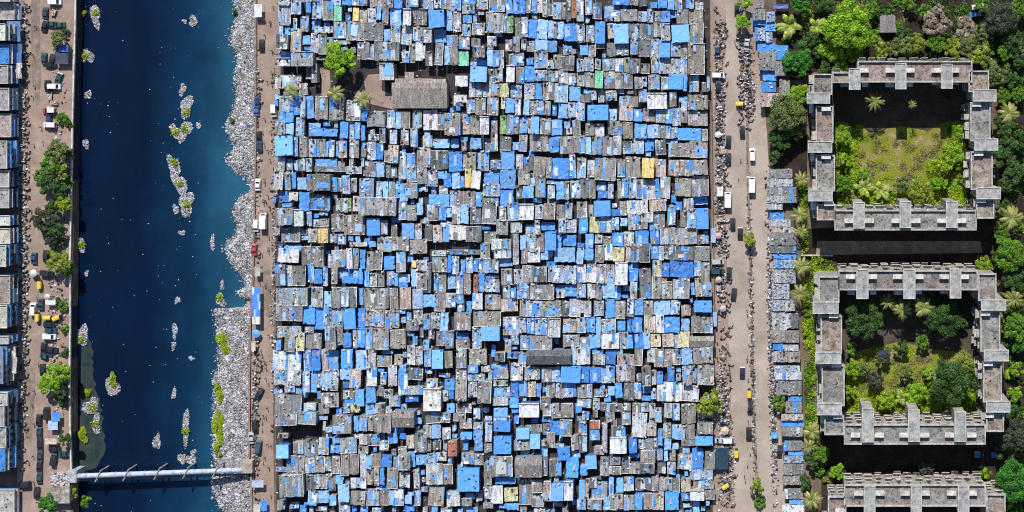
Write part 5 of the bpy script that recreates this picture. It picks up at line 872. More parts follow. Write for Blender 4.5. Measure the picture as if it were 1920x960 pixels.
TREES=[ # western road
(108,70,15,'O','dusty olive tree by the upper parked cars on the western road'),(122,62,9,'G','small grey shrub touching the dusty olive tree'),(105,283,22,'O','olive crown topping the merged tree cluster on the western road'),(95,308,19,'M','green crown second in the merged western tree cluster'),(116,322,14,'P','yellowish crown tucked in the merged western tree cluster'),(88,345,24,'D','dark broad crown in the merged western tree cluster'),(112,358,16,'D','dark crown between the broad dark tree and the lime one'),(118,383,17,'Y','bright lime tree ending the western tree cluster'),(80,412,22,'G','pale grey thin tree below the bright lime one'),(100,425,20,'D','dark crown beside the pale grey thin tree'),(112,455,11,'O','small olive shrub above the leafy tree at the wall'),(110,492,22,'P','leafy yellow green tree leaning on the canal wall above the rickshaws'),(126,505,12,'M','mid green shrub against the leafy tree at the canal wall'),(117,222,12,'M','small green shrub at the canal wall by the second white car'),(130,232,9,'D','dark small shrub hanging on the upper canal wall'),(118,575,10,'M','round green shrub behind the yellow rickshaws'),(110,565,8,'D','small dark shrub beside the flat white awning'),(121,615,10,'M','round green shrub at the wall by the white van'),(123,660,9,'D','small dark shrub at the wall by the stacked dark cars'),(105,705,24,'L','lime green leaning tree at the wall above the market tarpaulins'),(88,722,18,'L','lime green lower crown of the leaning pair by the market'),(117,752,12,'D','dark bush shading the market tarpaulins'),(122,822,13,'D','dark bluish bush at the wall below the market tarpaulins'),(88,946,18,'V','round dark green tree at the foot of the western road'),(157,940,13,'M','green shrub on the bank below the pipe bridge'),(138,925,9,'P','pale shrub under the pipe bridge near the grey hut'),
# settlement and main road
(637,112,31,'L','bright green tree in the slum clearing'),(1332,757,25,'P','olive tree breaking over the slum edge at the main road'),(1391,42,15,'L','yellow green roadside tree at the top of the main road'),(1396,3,14,'L','lime tree cut by the top edge beside the main road'),(1404,448,14,'P','lone tree on the median of the main road'),(1420,912,14,'P','oval tree on the lower median'),(1424,942,11,'M','small green shrub below the oval median tree'),(1459,755,14,'M','small round tree in front of the roadside shops'),
# upper right
(1592,48,46,'L','large bright lime tree, the biggest of the upper grove'),(1562,92,24,'L','lime crown hanging below the biggest lime tree'),(1600,98,20,'M','green crown over the north wing corner'),(1576,122,15,'M','green shrub tree between the grove and the north wing'),(1535,95,13,'D','dark shrub tree between the vivid green and lime trees'),(1497,112,29,'V','vivid green round tree beside the blue roofed shops'),(1474,212,35,'O','broad olive tree between the road bend and the concrete block'),(1497,178,20,'L','lime crown above the broad olive tree'),(1462,258,24,'D','dark crown below the broad olive tree'),(1492,240,20,'O','olive crown against the concrete block by the broad olive tree'),(1500,10,18,'V','vivid green tree cut by the top edge above the banana plants'),(1545,6,20,'D','dark tree cut by the top edge above the lime grove'),(1476,75,12,'D','dark shrub behind the blue shops'),(1708,4,14,'M','small green tree cut by the top edge over the hut'),(1654,92,18,'P','yellow green crown starting the hedge row over the north wing'),(1690,86,21,'O','olive crown second in the hedge row over the north wing'),(1716,82,20,'P','pale crown in the hedge row over the north wing'),(1757,78,20,'M','mid green crown in the middle of the hedge row'),(1788,88,21,'P','pale crown in the hedge row above the third stair slab'),(1818,84,23,'O','olive crown in the hedge row over the outer corner'),(1842,102,22,'P','pale crown at the bend of the hedge row'),(1868,135,24,'O','olive tree ending the hedge row at the outer corner'),(1895,150,20,'D','dark tree beside the end of the hedge row'),(1878,32,32,'G','pale grey green tree in the upper outer corner'),(1908,18,18,'M','green tree at the very corner beyond the pale one'),(1900,75,22,'D','dark crown below the pale grey green corner tree'),(1885,98,16,'M','mid green crown below the dark corner crown'),(1912,110,15,'D','small dark crown at the upper outer edge'),(1908,178,15,'M','small green crown above the outer fan palm'),(1755,42,26,'B','bare pinkish tree, the lower of the leafless pair'),(1808,52,24,'B','bare pinkish tree beside the parked white car'),(1762,22,14,'B','small bare crown above the leafless pair'),(1897,258,30,'D','dark broad tree below the outer fan palm'),(1882,298,26,'D','dark tree hugging the outer wing'),(1906,325,26,'D','dark tree at the edge beside the outer wing'),(1887,345,18,'D','dark low crown closing the outer tree row'),(1878,432,17,'M','green crown below the big fan palm'),(1896,478,32,'M','broad green tree between the two courtyards at the edge'),(1905,522,28,'D','dark green tree above the outer lower fan palm'),(1902,612,28,'M','green tree below the outer lower fan palm'),(1884,640,15,'D','dark bush beside the lower outer wing'),(1908,692,14,'Y','bright lime bush at the lower outer edge'),(1892,704,12,'L','lime shrub beside the bright lime bush'),(1902,738,15,'L','yellow green bush below the bright lime bush'),(1898,815,32,'G','dark grey green tree beside the lower outer wing'),(1886,848,22,'D','dark crown under the grey green outer tree'),(1906,905,40,'V','huge dark green tree in the lower outer corner'),(1880,935,22,'M','green crown beside the huge corner tree'),(1846,886,13,'L','lime shrub at the third block corner'),(1848,948,10,'L','small lime shrub on the third block outer corner'),
(1522,72,15,'D','dark tree between the banana plants and the vivid green tree'),(1545,128,14,'D','dark shrub tree at the grove foot by the roadside wing'),(1630,18,17,'M','mid green crown between the biggest lime tree and the hut'),(1640,66,12,'M','green bush just under the grey hut'),(1698,60,14,'D','dark bush beside the grey hut'),(1735,20,13,'M','small green crown above the leafless pair'),(1846,62,17,'O','olive crown beyond the bare pinkish trees'),(1840,8,15,'M','green crown over the parked white car at the top'),(1455,292,14,'D','dark bush at the road bend below the broad olive tree'),(1882,178,15,'M','green bush beside the outer fan palm'),(1876,228,15,'D','dark bush between the outer wing and dark broad tree'),(1880,385,14,'D','dark bush over the big fan palm'),(1872,480,14,'V','vivid bush at the outer gap between the courtyards'),(1890,575,14,'D','dark bush beside the outer lower fan palm'),(1910,645,17,'V','vivid green tree at the edge beside the lower outer wing'),(1890,770,17,'D','dark tree touching the lower outer wing end'),(1514,585,10,'M','green shrub in the creeper strip under the lower roadside palm'),(1510,372,11,'M','green shrub at the foot of the upper roadside palm'),(1535,882,12,'M','green shrub beside the third block wing'),
(126,288,12,'D','dark bush on the wall side of the olive cluster crown'),(75,330,13,'M','green bush on the road side of the broad dark crown'),(98,388,16,'D','dark crown joining the lime tree to the merged cluster'),(124,345,12,'M','green bush on the wall side of the merged cluster'),(92,445,13,'G','grey bush under the pale grey thin tree'),(98,478,12,'M','green bush on the road side of the leafy tree'),(116,690,13,'P','yellow green bush behind the lime leaning tree'),(112,735,14,'D','dark bush below the lime leaning tree'),(108,88,9,'D','dark bush at the foot of the dusty olive tree'),(1640,712,16,'G','grey dry bush in the lower courtyard lawn'),(1618,690,13,'O','olive dry bush in the lower courtyard lawn'),(1655,672,14,'G','grey dry bush under the shaded blue sheet'),(1700,700,14,'O','olive bush in the middle of the lower lawn'),(1740,700,13,'L','lime bush on the lower lawn by the biggest dark tree'),(1690,650,15,'D','dark bush at the shade edge of the lower courtyard'),(1730,640,13,'M','green bush at the shade edge of the lower courtyard'),(1620,325,13,'L','lime bush on the upper lawn by the banana clump'),
# courtyards
(1727,362,24,'P','round yellow green bush by the upper south wing'),(1692,348,17,'O','olive bush between the banana clump and round bush'),(1763,342,16,'L','lime bush in the upper courtyard near the outer wing'),(1803,334,10,'Y','small bright bush by the outer wing of the upper courtyard'),(1768,310,22,'Y','bright lime mound in the upper courtyard'),(1792,290,18,'L','lime bush against the upper outer wing'),(1581,258,15,'L','lime bush at the upper roadside wing'),(1582,300,14,'L','second lime bush along the upper roadside wing'),(1583,345,16,'M','green bush at the foot of the upper roadside wing'),(1592,370,12,'P','pale shrub at the south corner of the upper courtyard'),(1620,598,37,'D','large dark round tree in the lower courtyard'),(1772,598,34,'D','second dark tree of the lower courtyard near the outer wing'),(1764,568,20,'D','dark crown under the lower north wing by the palms'),(1806,602,13,'D','small dark crown at the lower outer wing'),(1788,718,42,'D','biggest dark tree filling the lower courtyard corner'),(1752,738,17,'M','green crown beside the biggest dark courtyard tree'),(1808,682,20,'P','yellow green bush above the biggest dark courtyard tree'),(1600,655,14,'M','green bush under the large dark courtyard tree'),(1598,690,17,'L','lime bush along the lower roadside wing'),(1592,735,14,'L','lower lime bush along the lower roadside wing'),(1660,752,19,'Y','bright yellow green mound near the lower south wing'),(1715,740,22,'L','lime mound in the middle of the lower courtyard'),(1626,758,13,'Y','small bright mound by the first stair tower of the lower south wing'),(1738,880,15,'G','grey green tree growing on the third block balconies'),(1570,886,15,'L','lime bush at the third block roadside corner'),(1553,900,10,'P','pale shrub beside the third block roadside corner'),(1540,850,17,'M','round green tree below the creeper strip'),(1522,866,14,'D','dark bush among the palms below the creeper strip'),(1510,905,14,'D','dark bush behind the lowest roadside shops'),(1510,625,8,'L','small lime shrub in the creeper strip'),(1484,602,9,'G','small grey shrub over the roadside shops'),(1572,396,9,'P','pale shrub on the ledge of the upper south wing'),(1488,372,10,'D','dark shrub under the upper roadside palm'),(1506,440,10,'M','green shrub under the middle roadside palm'),(1845,493,14,'Y','lime bush at the outer corner between the courtyards')]
for t in TREES:
    tree(*t,hk=1.3 if t[2]>30 else 1.)
def frond(mb,a,L,rise,droop,wid,tint,seg=7,leaf=.32):
    pts=[]
    for i in range(seg+1):
        t=i/seg; d=L*(t-.12*t*t); z=rise*math.sin(t*math.pi*.55)-droop*t*t; pts.append(Vector((math.cos(a)*d,math.sin(a)*d,z)))
    side=Vector((-math.sin(a),math.cos(a),0)); return pts,side
def palm_mesh(nf,kind):
    mb=MB()
    for i in range(nf):
        a=6.283*i/nf+random.uniform(-.18,.18); L=random.uniform(.8,1.08); pts,side=frond(mb,a,L,random.uniform(.25,.5),random.uniform(.45,.85),.2,None)
        tn=jit(random.choice([(.3,.33,.07),(.17,.23,.04),(.4,.4,.15)]),.2)
        mb.tube([tuple(p) for p in pts],[.018-.0018*j for j in range(len(pts))],4,(.3,.3,.1))
        n=30
        for j in range(2,n):
            t=j/n; f=t*(len(pts)-1); k=min(int(f),len(pts)-2); p=pts[k].lerp(pts[k+1],f-k); d=(pts[k+1]-pts[k]).normalized(); w=.13*math.sin(min(1,t*1.02)*math.pi)**.6*(1 if kind=='palm' else .7)+.02
            for s in (-1,1):
                tip=p+(side*s*.85+d*.55).normalized()*w+Vector((0,0,-w*.35)); b=p+d*.03
                mb.face([tuple(p),tuple(b),tuple(tip+d*.015),tuple(tip)],jit(tn,.15))
    return mb
def banana_mesh(nf):
    mb=MB()
    for i in range(nf):
        a=6.283*i/nf+random.uniform(-.3,.3); L=random.uniform(.6,1.05); pts,side=frond(mb,a,L,random.uniform(.3,.6),random.uniform(.2,.7),.2,None); tn=jit(random.choice([(.28,.36,.05),(.2,.3,.035),(.34,.38,.1)]),.15)
        for j in range(len(pts)-1):
            t0,t1=j/7,(j+1)/7; w0,w1=.17*math.sin(max(.05,t0)*math.pi*.93+.1)**.7,.17*max(0.02,math.sin(min(.97,t1)*math.pi*.93+.1))**.7
            for s in (-1,1):
                mb.face([tuple(pts[j]),tuple(pts[j+1]),tuple(pts[j+1]+side*s*w1-Vector((0,0,w1*.4))),tuple(pts[j]+side*s*w0-Vector((0,0,w0*.4)))],jit(tn,.08))
    return mb
PALMS={}
for k in ('palm','palm2','banana','fan'):
    mb=palm_mesh(11 if k=='palm' else 13 if k=='palm2' else 12,'palm' if k!='fan' else 'fan') if k!='banana' else banana_mesh(11)
    o=mb.build('crown',M['leaf']); PALMS[k]=o.data; bpy.data.objects.remove(o)
mb=MB(); mb.tube([(0,0,0),(.01,.005,.5),(0,0,1)],[.24,.17,.14],8,(.3,.25,.2)); o=mb.build('trunk',M['bark']); PTR=o.data; bpy.data.objects.remove(o)
for (px,py,r,k,lab) in [(548,170,19,'palm','first palm beside the riverside lane at the slum clearing'),(628,176,20,'palm2','middle palm of the slum clearing under the bright tree'),(682,186,21,'palm','palm beside the long shed in the clearing'),(1482,48,30,'banana','broad leaved banana plant by the upper roadside shops'),(1531,50,25,'banana','banana plant beside the biggest lime tree'),(1640,190,22,'fan','tall palm alone catching sun over the shaded upper courtyard'),(1711,196,10,'fan','tiny palm rising from the shaded upper courtyard'),(1618,352,25,'banana','banana clump beside the upper south wing near the roadside wing'),(1652,356,24,'banana','banana clump beside the upper south wing in the middle'),(1893,212,26,'palm2','outer fan palm above the dark broad tree'),(1898,408,29,'palm2','big pale fan palm at the edge between the courtyards'),(1903,562,29,'palm','outer lower fan palm beside the lower outer wing'),(1664,566,19,'fan','palm first under the lower north wing'),(1692,583,24,'palm','palm second under the lower north wing'),(1731,578,25,'palm2','palm third under the lower north wing'),(1690,748,19,'banana','banana clump near the lower south wing'),(1503,338,19,'palm','upper roadside palm at the concrete block corner'),(1500,404,20,'palm2','middle roadside palm opposite the lone median tree'),(1502,436,18,'palm','palm just below the middle roadside palm'),(1504,500,22,'palm2','palm by the concrete boundary wall'),(1502,551,23,'palm','lower roadside palm at the start of the creeper strip'),(1523,810,23,'palm2','palm at the foot of the creeper strip'),(1519,838,20,'palm','palm under the one at the foot of the creeper strip'),(1522,938,24,'palm2','lowest roadside palm near the third block')]:
    hh=(10.6 if 1630<px<1740 and (py<200 or 560<py<590) else random.uniform(5,7.5)) if k!='banana' else 2.4; x,y,_=P(px,py,hh); e=empty('banana_plant' if k=='banana' else 'palm_tree',(x,y,0),0,lab,'banana plant' if k=='banana' else 'palm')
    c=bpy.data.objects.new('crown',PALMS[k]); COL.objects.link(c); c.parent=e; c.location=(0,0,hh-.02); R=r*S*1.05; c.scale=(R,R,R*.9); c.rotation_euler=(0,0,random.uniform(0,6.28))
    t=bpy.data.objects.new('trunk',PTR); COL.objects.link(t); t.parent=e; t.scale=(1,1,hh)
# ---------------------------------------------------------------- vehicles
def car_tree(kind,paint,label,cat='car',name='parked_car'):
    """car pointing along +y, origin on the ground; > body, windscreen, rear_window, side_window, wheel"""
    e=empty(name,(0,0,0),0,label,cat); L,W,Hh={'car':(4.0,1.72,1.5),'van':(4.3,1.8,1.95),'truck':(5.2,2.1,2.6)}[kind]; w=W/2
    if kind=='car': prof=[(-2,.3),(-2,.85),(-1.75,.98),(-1.35,1.05),(-.85,1.45),(.35,1.48),(1.05,1.0),(1.85,.85),(2.,.7),(2.,.3)]; gl=[((.38,1.46),(1.03,1.02)),((-1.33,1.07),(-.87,1.43))]; sw=(-1.05,.75,1.08,1.38)
    elif kind=='van': prof=[(-2.1,.35),(-2.15,1.1),(-1.95,1.85),(-1.7,1.93),(.9,1.93),(1.55,1.2),(2.1,1.0),(2.15,.35)]; gl=[((.95,1.89),(1.52,1.24)),((-2.13,1.15),(-1.97,1.8))]; sw=(-1.6,.9,1.25,1.7)
    else: prof=[(-2.6,.5),(-2.6,2.5),(-2.55,2.6),(.9,2.6),(.95,2.5),(.95,1.95),(1.05,2.),(1.9,1.95),(2.4,1.3),(2.6,1.1),(2.6,.45)]; gl=[((1.95,1.9),(2.38,1.34)),((-2.62,1.2),(-2.62,2.))]; sw=(1.2,1.85,1.4,1.85)
    body=MB(); n=len(prof); cab=lambda z: w*(1 if z<1.02*(Hh/1.5 if kind!='truck' else 9) else .84)
    A=[(-cab(z),y,z) for y,z in prof]; B=[(cab(z),y,z) for y,z in prof]
    for i in range(n):
        j=(i+1)%n; body.face([A[i],A[j],B[j],B[i]][::-1],paint)
    body.face(A,paint); body.face(B[::-1],paint); body.build('body',M['paint'],parent=e)
    for nm,((ya,za),(yb,zb)) in zip(('windscreen','rear_window'),gl):
        q=w*.74; o=.02; s=1 if nm=='windscreen' else -1; mb=MB(); mb.face([(-q,ya+s*o,za+o),(-q*1.08,yb+s*o,zb+o),(q*1.08,yb+s*o,zb+o),(q,ya+s*o,za+o)][::s],paint); mb.build(nm,M['glass'],parent=e)
    for s in (-1,1):
        x=s*(w*.86+.012 if kind=='car' else w+.012 if kind=='truck' else w*.93); mb=MB(); mb.box(x-.01,sw[0],sw[2],x+.01,sw[1],sw[3],(.02,.02,.03)); mb.build('side_window',M['glass'],parent=e)
        for y in (-L*.31,L*.31):
            mb=MB(); mb.tube([(s*(w-.2),y,.31),(s*(w+.02),y,.31)],.31,12); mb.build('wheel',M['rubber'],parent=e)
    return e
def rick_tree(label,canopy=(.72,.5,.06)):
    e=empty('auto_rickshaw',(0,0,0),0,label,'auto rickshaw'); mb=MB()
    mb.solid([(-.65,-1.25,.3),(.65,-1.25,.3),(.65,.3,.3),(.3,1.3,.35),(-.3,1.3,.35),(-.65,.3,.3)],[(-.62,-1.2,1.),(.62,-1.2,1.),(.62,.3,.95),(.22,1.2,.85),(-.22,1.2,.85),(-.62,.3,.95)],(.05,.07,.03)); mb.build('body',M['paint'],parent=e)
    mb=MB(); prof=[(-.66,1.2),(-.55,1.6),(-.25,1.78),(.25,1.78),(.55,1.6),(.66,1.2)]
    for (y0,y1,k0,k1) in ((-1.25,-.9,.93,1.),(-.9,.5,1.,1.),(.5,.85,1.,.85)):
        for (a,b),(c,d) in zip(prof[:-1],prof[1:]): mb.face([(a*k0,y0,b*(.95+.05*k0)),(c*k0,y0,d*(.95+.05*k0)),(c*k1,y1,d*(.95+.05*k1)),(a*k1,y1,b*(.95+.05*k1))],canopy)
    mb.face([(x*.93,-1.25,z*.9965) for x,z in prof],(.04,.04,.04)); mb.build('canopy',M['paint'],parent=e)
    mb=MB(); mb.face([(-.5,.88,1.5),(.5,.88,1.5),(.45,1.15,.9),(-.45,1.15,.9)][::-1]); mb.build('windscreen',M['glass'],parent=e)
    for (x,y) in ((0,1.15),(-.58,-.85),(.58,-.85)): mb=MB(); mb.tube([(x-.06,y,.22),(x+.06,y,.22)],.22,10); mb.build('wheel',M['rubber'],parent=e)
    return e
WH,DK,TL,SV,RD,BL,BG=(.78,.78,.8),(.025,.028,.035),(.03,.07,.09),(.4,.42,.45),(.42,.06,.05),(.06,.16,.4),(.5,.44,.34)
# x, y, heading (0 = along the photograph's vertical), kind, paint, label
CARS=[(105,4,90,'van',WH,'white van parked crosswise at the top of the western road'),(87,25,0,'car',TL,'dark teal car below the white van at the top of the western road'),(86,49,10,'car',DK,'black car first of the three above the dusty olive tree'),(98,45,95,'car',TL,'dark teal car in the middle of the three above the dusty olive tree'),(113,47,90,'car',(.04,.09,.07),'dark green car closest to the wall above the dusty olive tree'),(85,110,0,'car',TL,'dark teal car in front of the shaded blue tarpaulin'),(100,112,5,'car',DK,'black car beside the shaded blue tarpaulin'),(97,121,85,'car',DK,'black car crosswise just below the shaded blue tarpaulin'),(112,147,20,'car',TL,'teal car parked near the wall above the first white car'),(104,162,90,'van',WH,'first white car parked crosswise, nearest to the blue tarpaulin'),(91,161,0,'car',DK,'black car nose to side with the first white car'),(94,221,5,'car',(.03,.06,.16),'dark blue car just above the second white car'),(93,208,90,'car',(.28,.08,.06),'brownish red car between the white hut and dark blue car'),(96,234,90,'van',WH,'second white car parked crosswise above the tree cluster'),(66,484,0,'car',(.03,.08,.14),'dark blue car on the road below the grey thin tree'),(88,480,0,'car',DK,'black car beside the dark blue one under the leafy tree'),(90,512,100,'van',DK,'large black car under the leafy tree at the wall'),(65,579,0,'van',WH,'white car standing beside the yellow rickshaw pair'),(79,570,0,'car',TL,'dark teal car beside the flat white awning'),(94,608,95,'car',DK,'black car between the yellow rickshaw and the white van'),(97,619,90,'car',TL,'dark car just above the white van'),(95,630,90,'van',WH,'white van crosswise in front of the stacked dark cars'),(84,652,0,'car',DK,'black car just below the white van'),(99,655,95,'car',DK,'black car on the wall side of the stacked cars'),(88,667,100,'car',TL,'dark car lowest of the stacked cars'),(82,693,0,'car',DK,'black car alone by the lime green leaning tree'),(75,787,0,'car',DK,'black car heading the long dark parked row'),(76,811,2,'car',TL,'dark teal car second in the long dark parked row'),(77,832,-2,'car',DK,'black car third in the long dark parked row'),(77,853,0,'car',TL,'dark teal car fourth in the long dark parked row'),(76,874,3,'car',DK,'black car fifth in the long dark parked row'),(76,894,0,'car',TL,'dark teal car sixth in the long dark parked row'),(71,923,0,'car',DK,'black car last of the long dark parked row'),(104,841,95,'car',DK,'black car under the dark bluish bush'),(122,850,90,'car',TL,'dark teal car at the wall above the grey hut'),(103,860,10,'van',DK,'rounded black van beside the dark teal car at the wall'),(90,774,0,'van',DK,'black van at the market tarpaulins'),(48,907,85,'van',DK,'black van pulled over by the blue roofed shop house'),
# riverside lane
(492,85,0,'car',DK,'black car parked by the upper lane wall'),(484,190,0,'car',(.03,.05,.13),'dark blue car parked at the lane wall'),(482,206,0,'car',BL,'blue car behind the dark blue one at the lane wall'),(515,207,0,'van',WH,'white van parked against the slum side of the lane'),(487,256,0,'car',DK,'black car first of the pair at the lane wall'),(488,274,0,'car',TL,'dark car second of the pair at the lane wall'),(485,346,0,'car',WH,'white car on the lane across from the narrow slum roofs'),(482,422,0,'van',WH,'white van on the lane beside the box truck'),(478,468,0,'car',RD,'red car at the lane wall below the white van'),(487,737,30,'car',DK,'black car parked askew on the lower lane'),(480,798,0,'van',DK,'black van on the lower lane above the pipe bridge'),(473,820,0,'car',SV,'grey car against the lane wall above the pipe bridge'),(486,836,5,'van',(.05,.1,.14),'dark teal van beside the grey car above the pipe bridge'),
# main road
(1366,265,0,'car',DK,'black car by the slum side of the main road near the long grey roofs'),(1366,298,0,'car',DK,'black car driving on the main road across from the yellow roof'),(1411,290,180,'van',WH,'white jeep with a dark roof panel on the far carriageway'),(1374,420,0,'car',DK,'black car driving level with the lone median tree'),(1388,437,0,'car',DK,'black car touching the lone median tree'),(1367,512,0,'car',DK,'black car driving below the lone median tree'),(1376,551,5,'car',DK,'black car driving past the tall white roof'),(1392,698,0,'car',(.03,.03,.07),'dark navy car driving on the lower main road'),(1407,764,0,'car',DK,'black car following the cream rickshaw'),(1404,812,0,'van',DK,'black van on the lower main road by the umbrella'),(1347,141,90,'van',WH,'white car in the parked motorbike zone at the top'),(1347,162,0,'car',DK,'black car below the white one in the upper parking zone'),(1345,97,0,'car',(.03,.06,.12),'dark blue car in the upper parking zone'),(1400,84,10,'car',SV,'silver car in front of the blue roofed shops'),(1382,17,0,'car',DK,'black car by the roadside tree at the top'),(1392,247,0,'car',DK,'dark car parked on the median above the white jeep'),(1346,490,90,'van',SV,'silver van parked at the slum edge in the middle zone'),(1345,508,90,'van',TL,'dark teal van parked below the silver one'),(1362,825,90,'van',WH,'white van parked at the slum edge on the lower road'),(1350,825,90,'car',SV,'silver car between the white van and the slum'),(1462,845,0,'car',DK,'black car parked by the lower roadside shops'),(1832,13,80,'van',WH,'white car parked under the upper outer trees'),(1828,27,80,'car',BL,'blue car beside the white one under the upper outer trees'),(1838,50,20,'car',DK,'black car by the bare pinkish trees')]
CP={}
for (px,py,a,k,pc,lab) in CARS:
    key=(k,pc)
    if key not in CP: e=CP[key]=car_tree(k,pc,lab)
    else: e=copy_tree(CP[key])
    e.location=P(px,py,.045); e.rotation_euler=(0,0,math.radians(-a+random.uniform(-3,3))+(math.pi if random.random()<.4 else 0)); tag(e,lab,'car','cars on the roads')
tr=car_tree('truck',(.75,.75,.76),'tall white box truck on the riverside lane beside the grey and white roof','truck','box_truck'); tr.location=P(496,414,.045)
tr=copy_tree(tr); tag(tr,'cream box truck stopped on the main road above the lone median tree','truck'); tr.location=P(1365,374,.045)
tr=copy_tree(tr); tag(tr,'white truck with a pale blue load on the median of the main road','truck'); tr.location=P(1410,346,.045)
RIK=[(77,532,0,'yellow rickshaw alone beside the brown stained shop house'),(73,593,0,'yellow rickshaw standing end on beside the white car'),(93,595,90,'yellow rickshaw parked crosswise by the round green shrub'),(1388,195,90,'yellow rickshaw crossing the upper main road'),(1405,736,0,'cream topped rickshaw on the lower main road'),(1381,848,0,'cream yellow rickshaw by the slum side of the lower main road'),(1362,910,60,'yellow rickshaw parked in the lower roadside junk'),(110,595,70,'yellow rickshaw half hidden at the wall by the round shrub'),(487,868,0,'dark yellow rickshaw just below the pipe bridge end')]
ra=None
for (px,py,a,lab) in RIK[:8]:
    ra=rick_tree(lab) if ra is None else copy_tree(ra); tag(ra,lab,'auto rickshaw','auto rickshaws on the roads'); ra.location=P(px,py,.045); ra.rotation_euler=(0,0,math.radians(-a)); ra.scale=(1.18,1.18,1.05)
# motorbikes: one mesh each, they show a few pixels long
def bike_mesh(tint):
    mb=MB()
    for y in (-.62,.66): mb.tube([(-.05,y,.3),(.05,y,.3)],.3,10,(.015,.015,.015))
    mb.tube([(0,-.62,.3),(0,-.3,.5),(0,.25,.62),(0,.66,.3)],[.06,.1,.1,.05],6,(.05,.05,.05)); mb.tube([(0,.05,.68),(0,.2,.82),(0,.42,.8),(0,.5,.66)],[.1,.17,.16,.08],8,tint)
    mb.tube([(0,-.75,.78),(0,-.45,.76),(0,.08,.72)],[.08,.14,.12],8,(.03,.03,.03)); mb.tube([(-.36,.38,1.02),(0,.5,.98),(.36,.38,1.02)],.025,6,(.35,.35,.36)); mb.tube([(0,.5,.98),(0,.62,.5)],[.05,.04],6,(.3,.3,.3)); mb.tube([(0,.55,.9),(0,.66,.86)],.1,8,(.6,.6,.6))
    o=mb.build('motorbike',M['paint'],loc=(0,0,0)); return o
BK=[bike_mesh(t) for t in ((.03,.03,.03),(.3,.03,.03),(.1,.12,.25),(.4,.4,.42))]
BN=['black motorbike','red tanked motorbike','dark blue motorbike','silver motorbike']
spots=[]
for y in np.arange(6,905,7.6):
    if random.random()<.82: spots.append((47+random.uniform(-5,7)-(3 if y>700 else 0),y+random.uniform(-2,2),90+random.gauss(0,25),'in the kerbside row along the western shop houses','western'))
for y in np.arange(14,640,9.5):
    for x in (1346,1358): 
        if random.random()<.7: spots.append((x+random.uniform(-4,5)+y*.012,y+random.uniform(-4,4),90+random.gauss(0,35),'in the parked rows between the slum edge and the main road','main road slum side'))
for y in np.arange(66,240,7.5):
    for x in (1388,1404):
        if random.random()<.75: spots.append((x+random.uniform(-4,4),y+random.uniform(-2,2),90+random.gauss(0,30),'in the double rows on the verge before the blue roofed shops','main road shop side'))
for y in np.arange(650,955,11): spots.append((1362+random.uniform(-9,9)+(y-650)*.03,y,random.uniform(0,180),'among the junk beside the lower main road','lower main road'))
for y in list(np.arange(135,200,14))+list(np.arange(640,730,11))+list(np.arange(745,800,14))+list(np.arange(870,955,16)): spots.append((479+random.uniform(0,10),y,random.uniform(40,140),'against the wall of the riverside lane','riverside lane'))
random.shuffle(spots); spots=spots[:285]; first=[True]*4
for (px,py,a,w_,g_) in spots:
    k=random.choices(range(4),[60,14,14,12])[0]; o=BK[k] if first[k] else BK[k].copy()
    if not first[k]: COL.objects.link(o)
    first[k]=False; o.location=P(px,py,.045); o.rotation_euler=(random.uniform(-.12,.12),0,math.radians(-a)); o.scale=(1.15,1.15,1.1); tag(o,f'{BN[k]} parked {w_}','motorbike',f'{BN[k]}s, {g_}')
for k in range(4):
    if first[k]: bpy.data.objects.remove(BK[k])
# handcarts, umbrellas and street awnings
def cart(px,py,a,load,lab):
    e=empty('handcart',P(px,py,.045),math.radians(-a),lab,'handcart'); mb=MB(); mb.box(-.75,-1.1,.7,.75,1.1,.8,(.4,.3,.2)); mb.box(-.05-.6,1.1,.68,-.55,1.7,.76,(.35,.26,.17)); mb.box(.55,1.1,.68,.65,1.7,.76,(.35,.26,.17)); mb.build('platform',M['junk'],parent=e)
    for x in (-.7,.7):
        for y in (-.7,.7): mb=MB(); mb.tube([(x-.04,y,.33),(x+.04,y,.33)],.33,10,(.03,.03,.03)); mb.build('wheel',M['rubber'],parent=e)
    n=16; C,s,A,T,tl=litter_arrays(np.column_stack([RN.uniform(-.6,.6,n),RN.uniform(-.9,.9,n)]),np.full(n,.8),(.25,.5)); T=np.array([load]*n)*RN.uniform(.5,1.2,(n,1)); q=boxes_mesh('load',C,s,A,T,M['junk'],parent=e); q['kind']='stuff'
CARTL=[(102,24,20,(.55,.46,.34),'handcart under a beige heap at the top of the western road'),(102,193,90,(.5,.48,.4),'handcart with a beige load below the first white car'),(95,182,0,(.6,.6,.62),'small handcart with a white bundle below the first white car'),(1350,122,0,(.5,.5,.5),'handcart with grey load above the white car in the parking zone'),(1356,284,90,(.55,.48,.38),'tan loaded handcart in the parking zone across from the yellow roof'),(1347,338,90,(.65,.65,.66),'white loaded handcart in the parking zone'),(1350,412,90,(.6,.6,.62),'white loaded handcart by the tall blue roof'),(1348,440,60,(.5,.3,.28),'pink loaded handcart by the tall blue roof'),(1348,540,0,(.62,.6,.6),'white handcart at the slum edge across from the tall white roof'),(1355,575,30,(.45,.35,.28),'brown loaded handcart lower in the parking zone'),(1360,880,20,(.3,.3,.36),'grey loaded handcart in the lower roadside junk'),(1358,940,40,(.4,.25,.2),'rusty loaded handcart in the lower roadside junk'),(98,677,20,(.45,.33,.26),'brown loaded handcart below the stacked cars'),(105,684,60,(.3,.26,.24),'dark loaded handcart near the lime green leaning tree'),(97,693,80,(.6,.55,.4),'cream loaded handcart near the lime green leaning tree')]
for c_ in CARTL: cart(*c_)
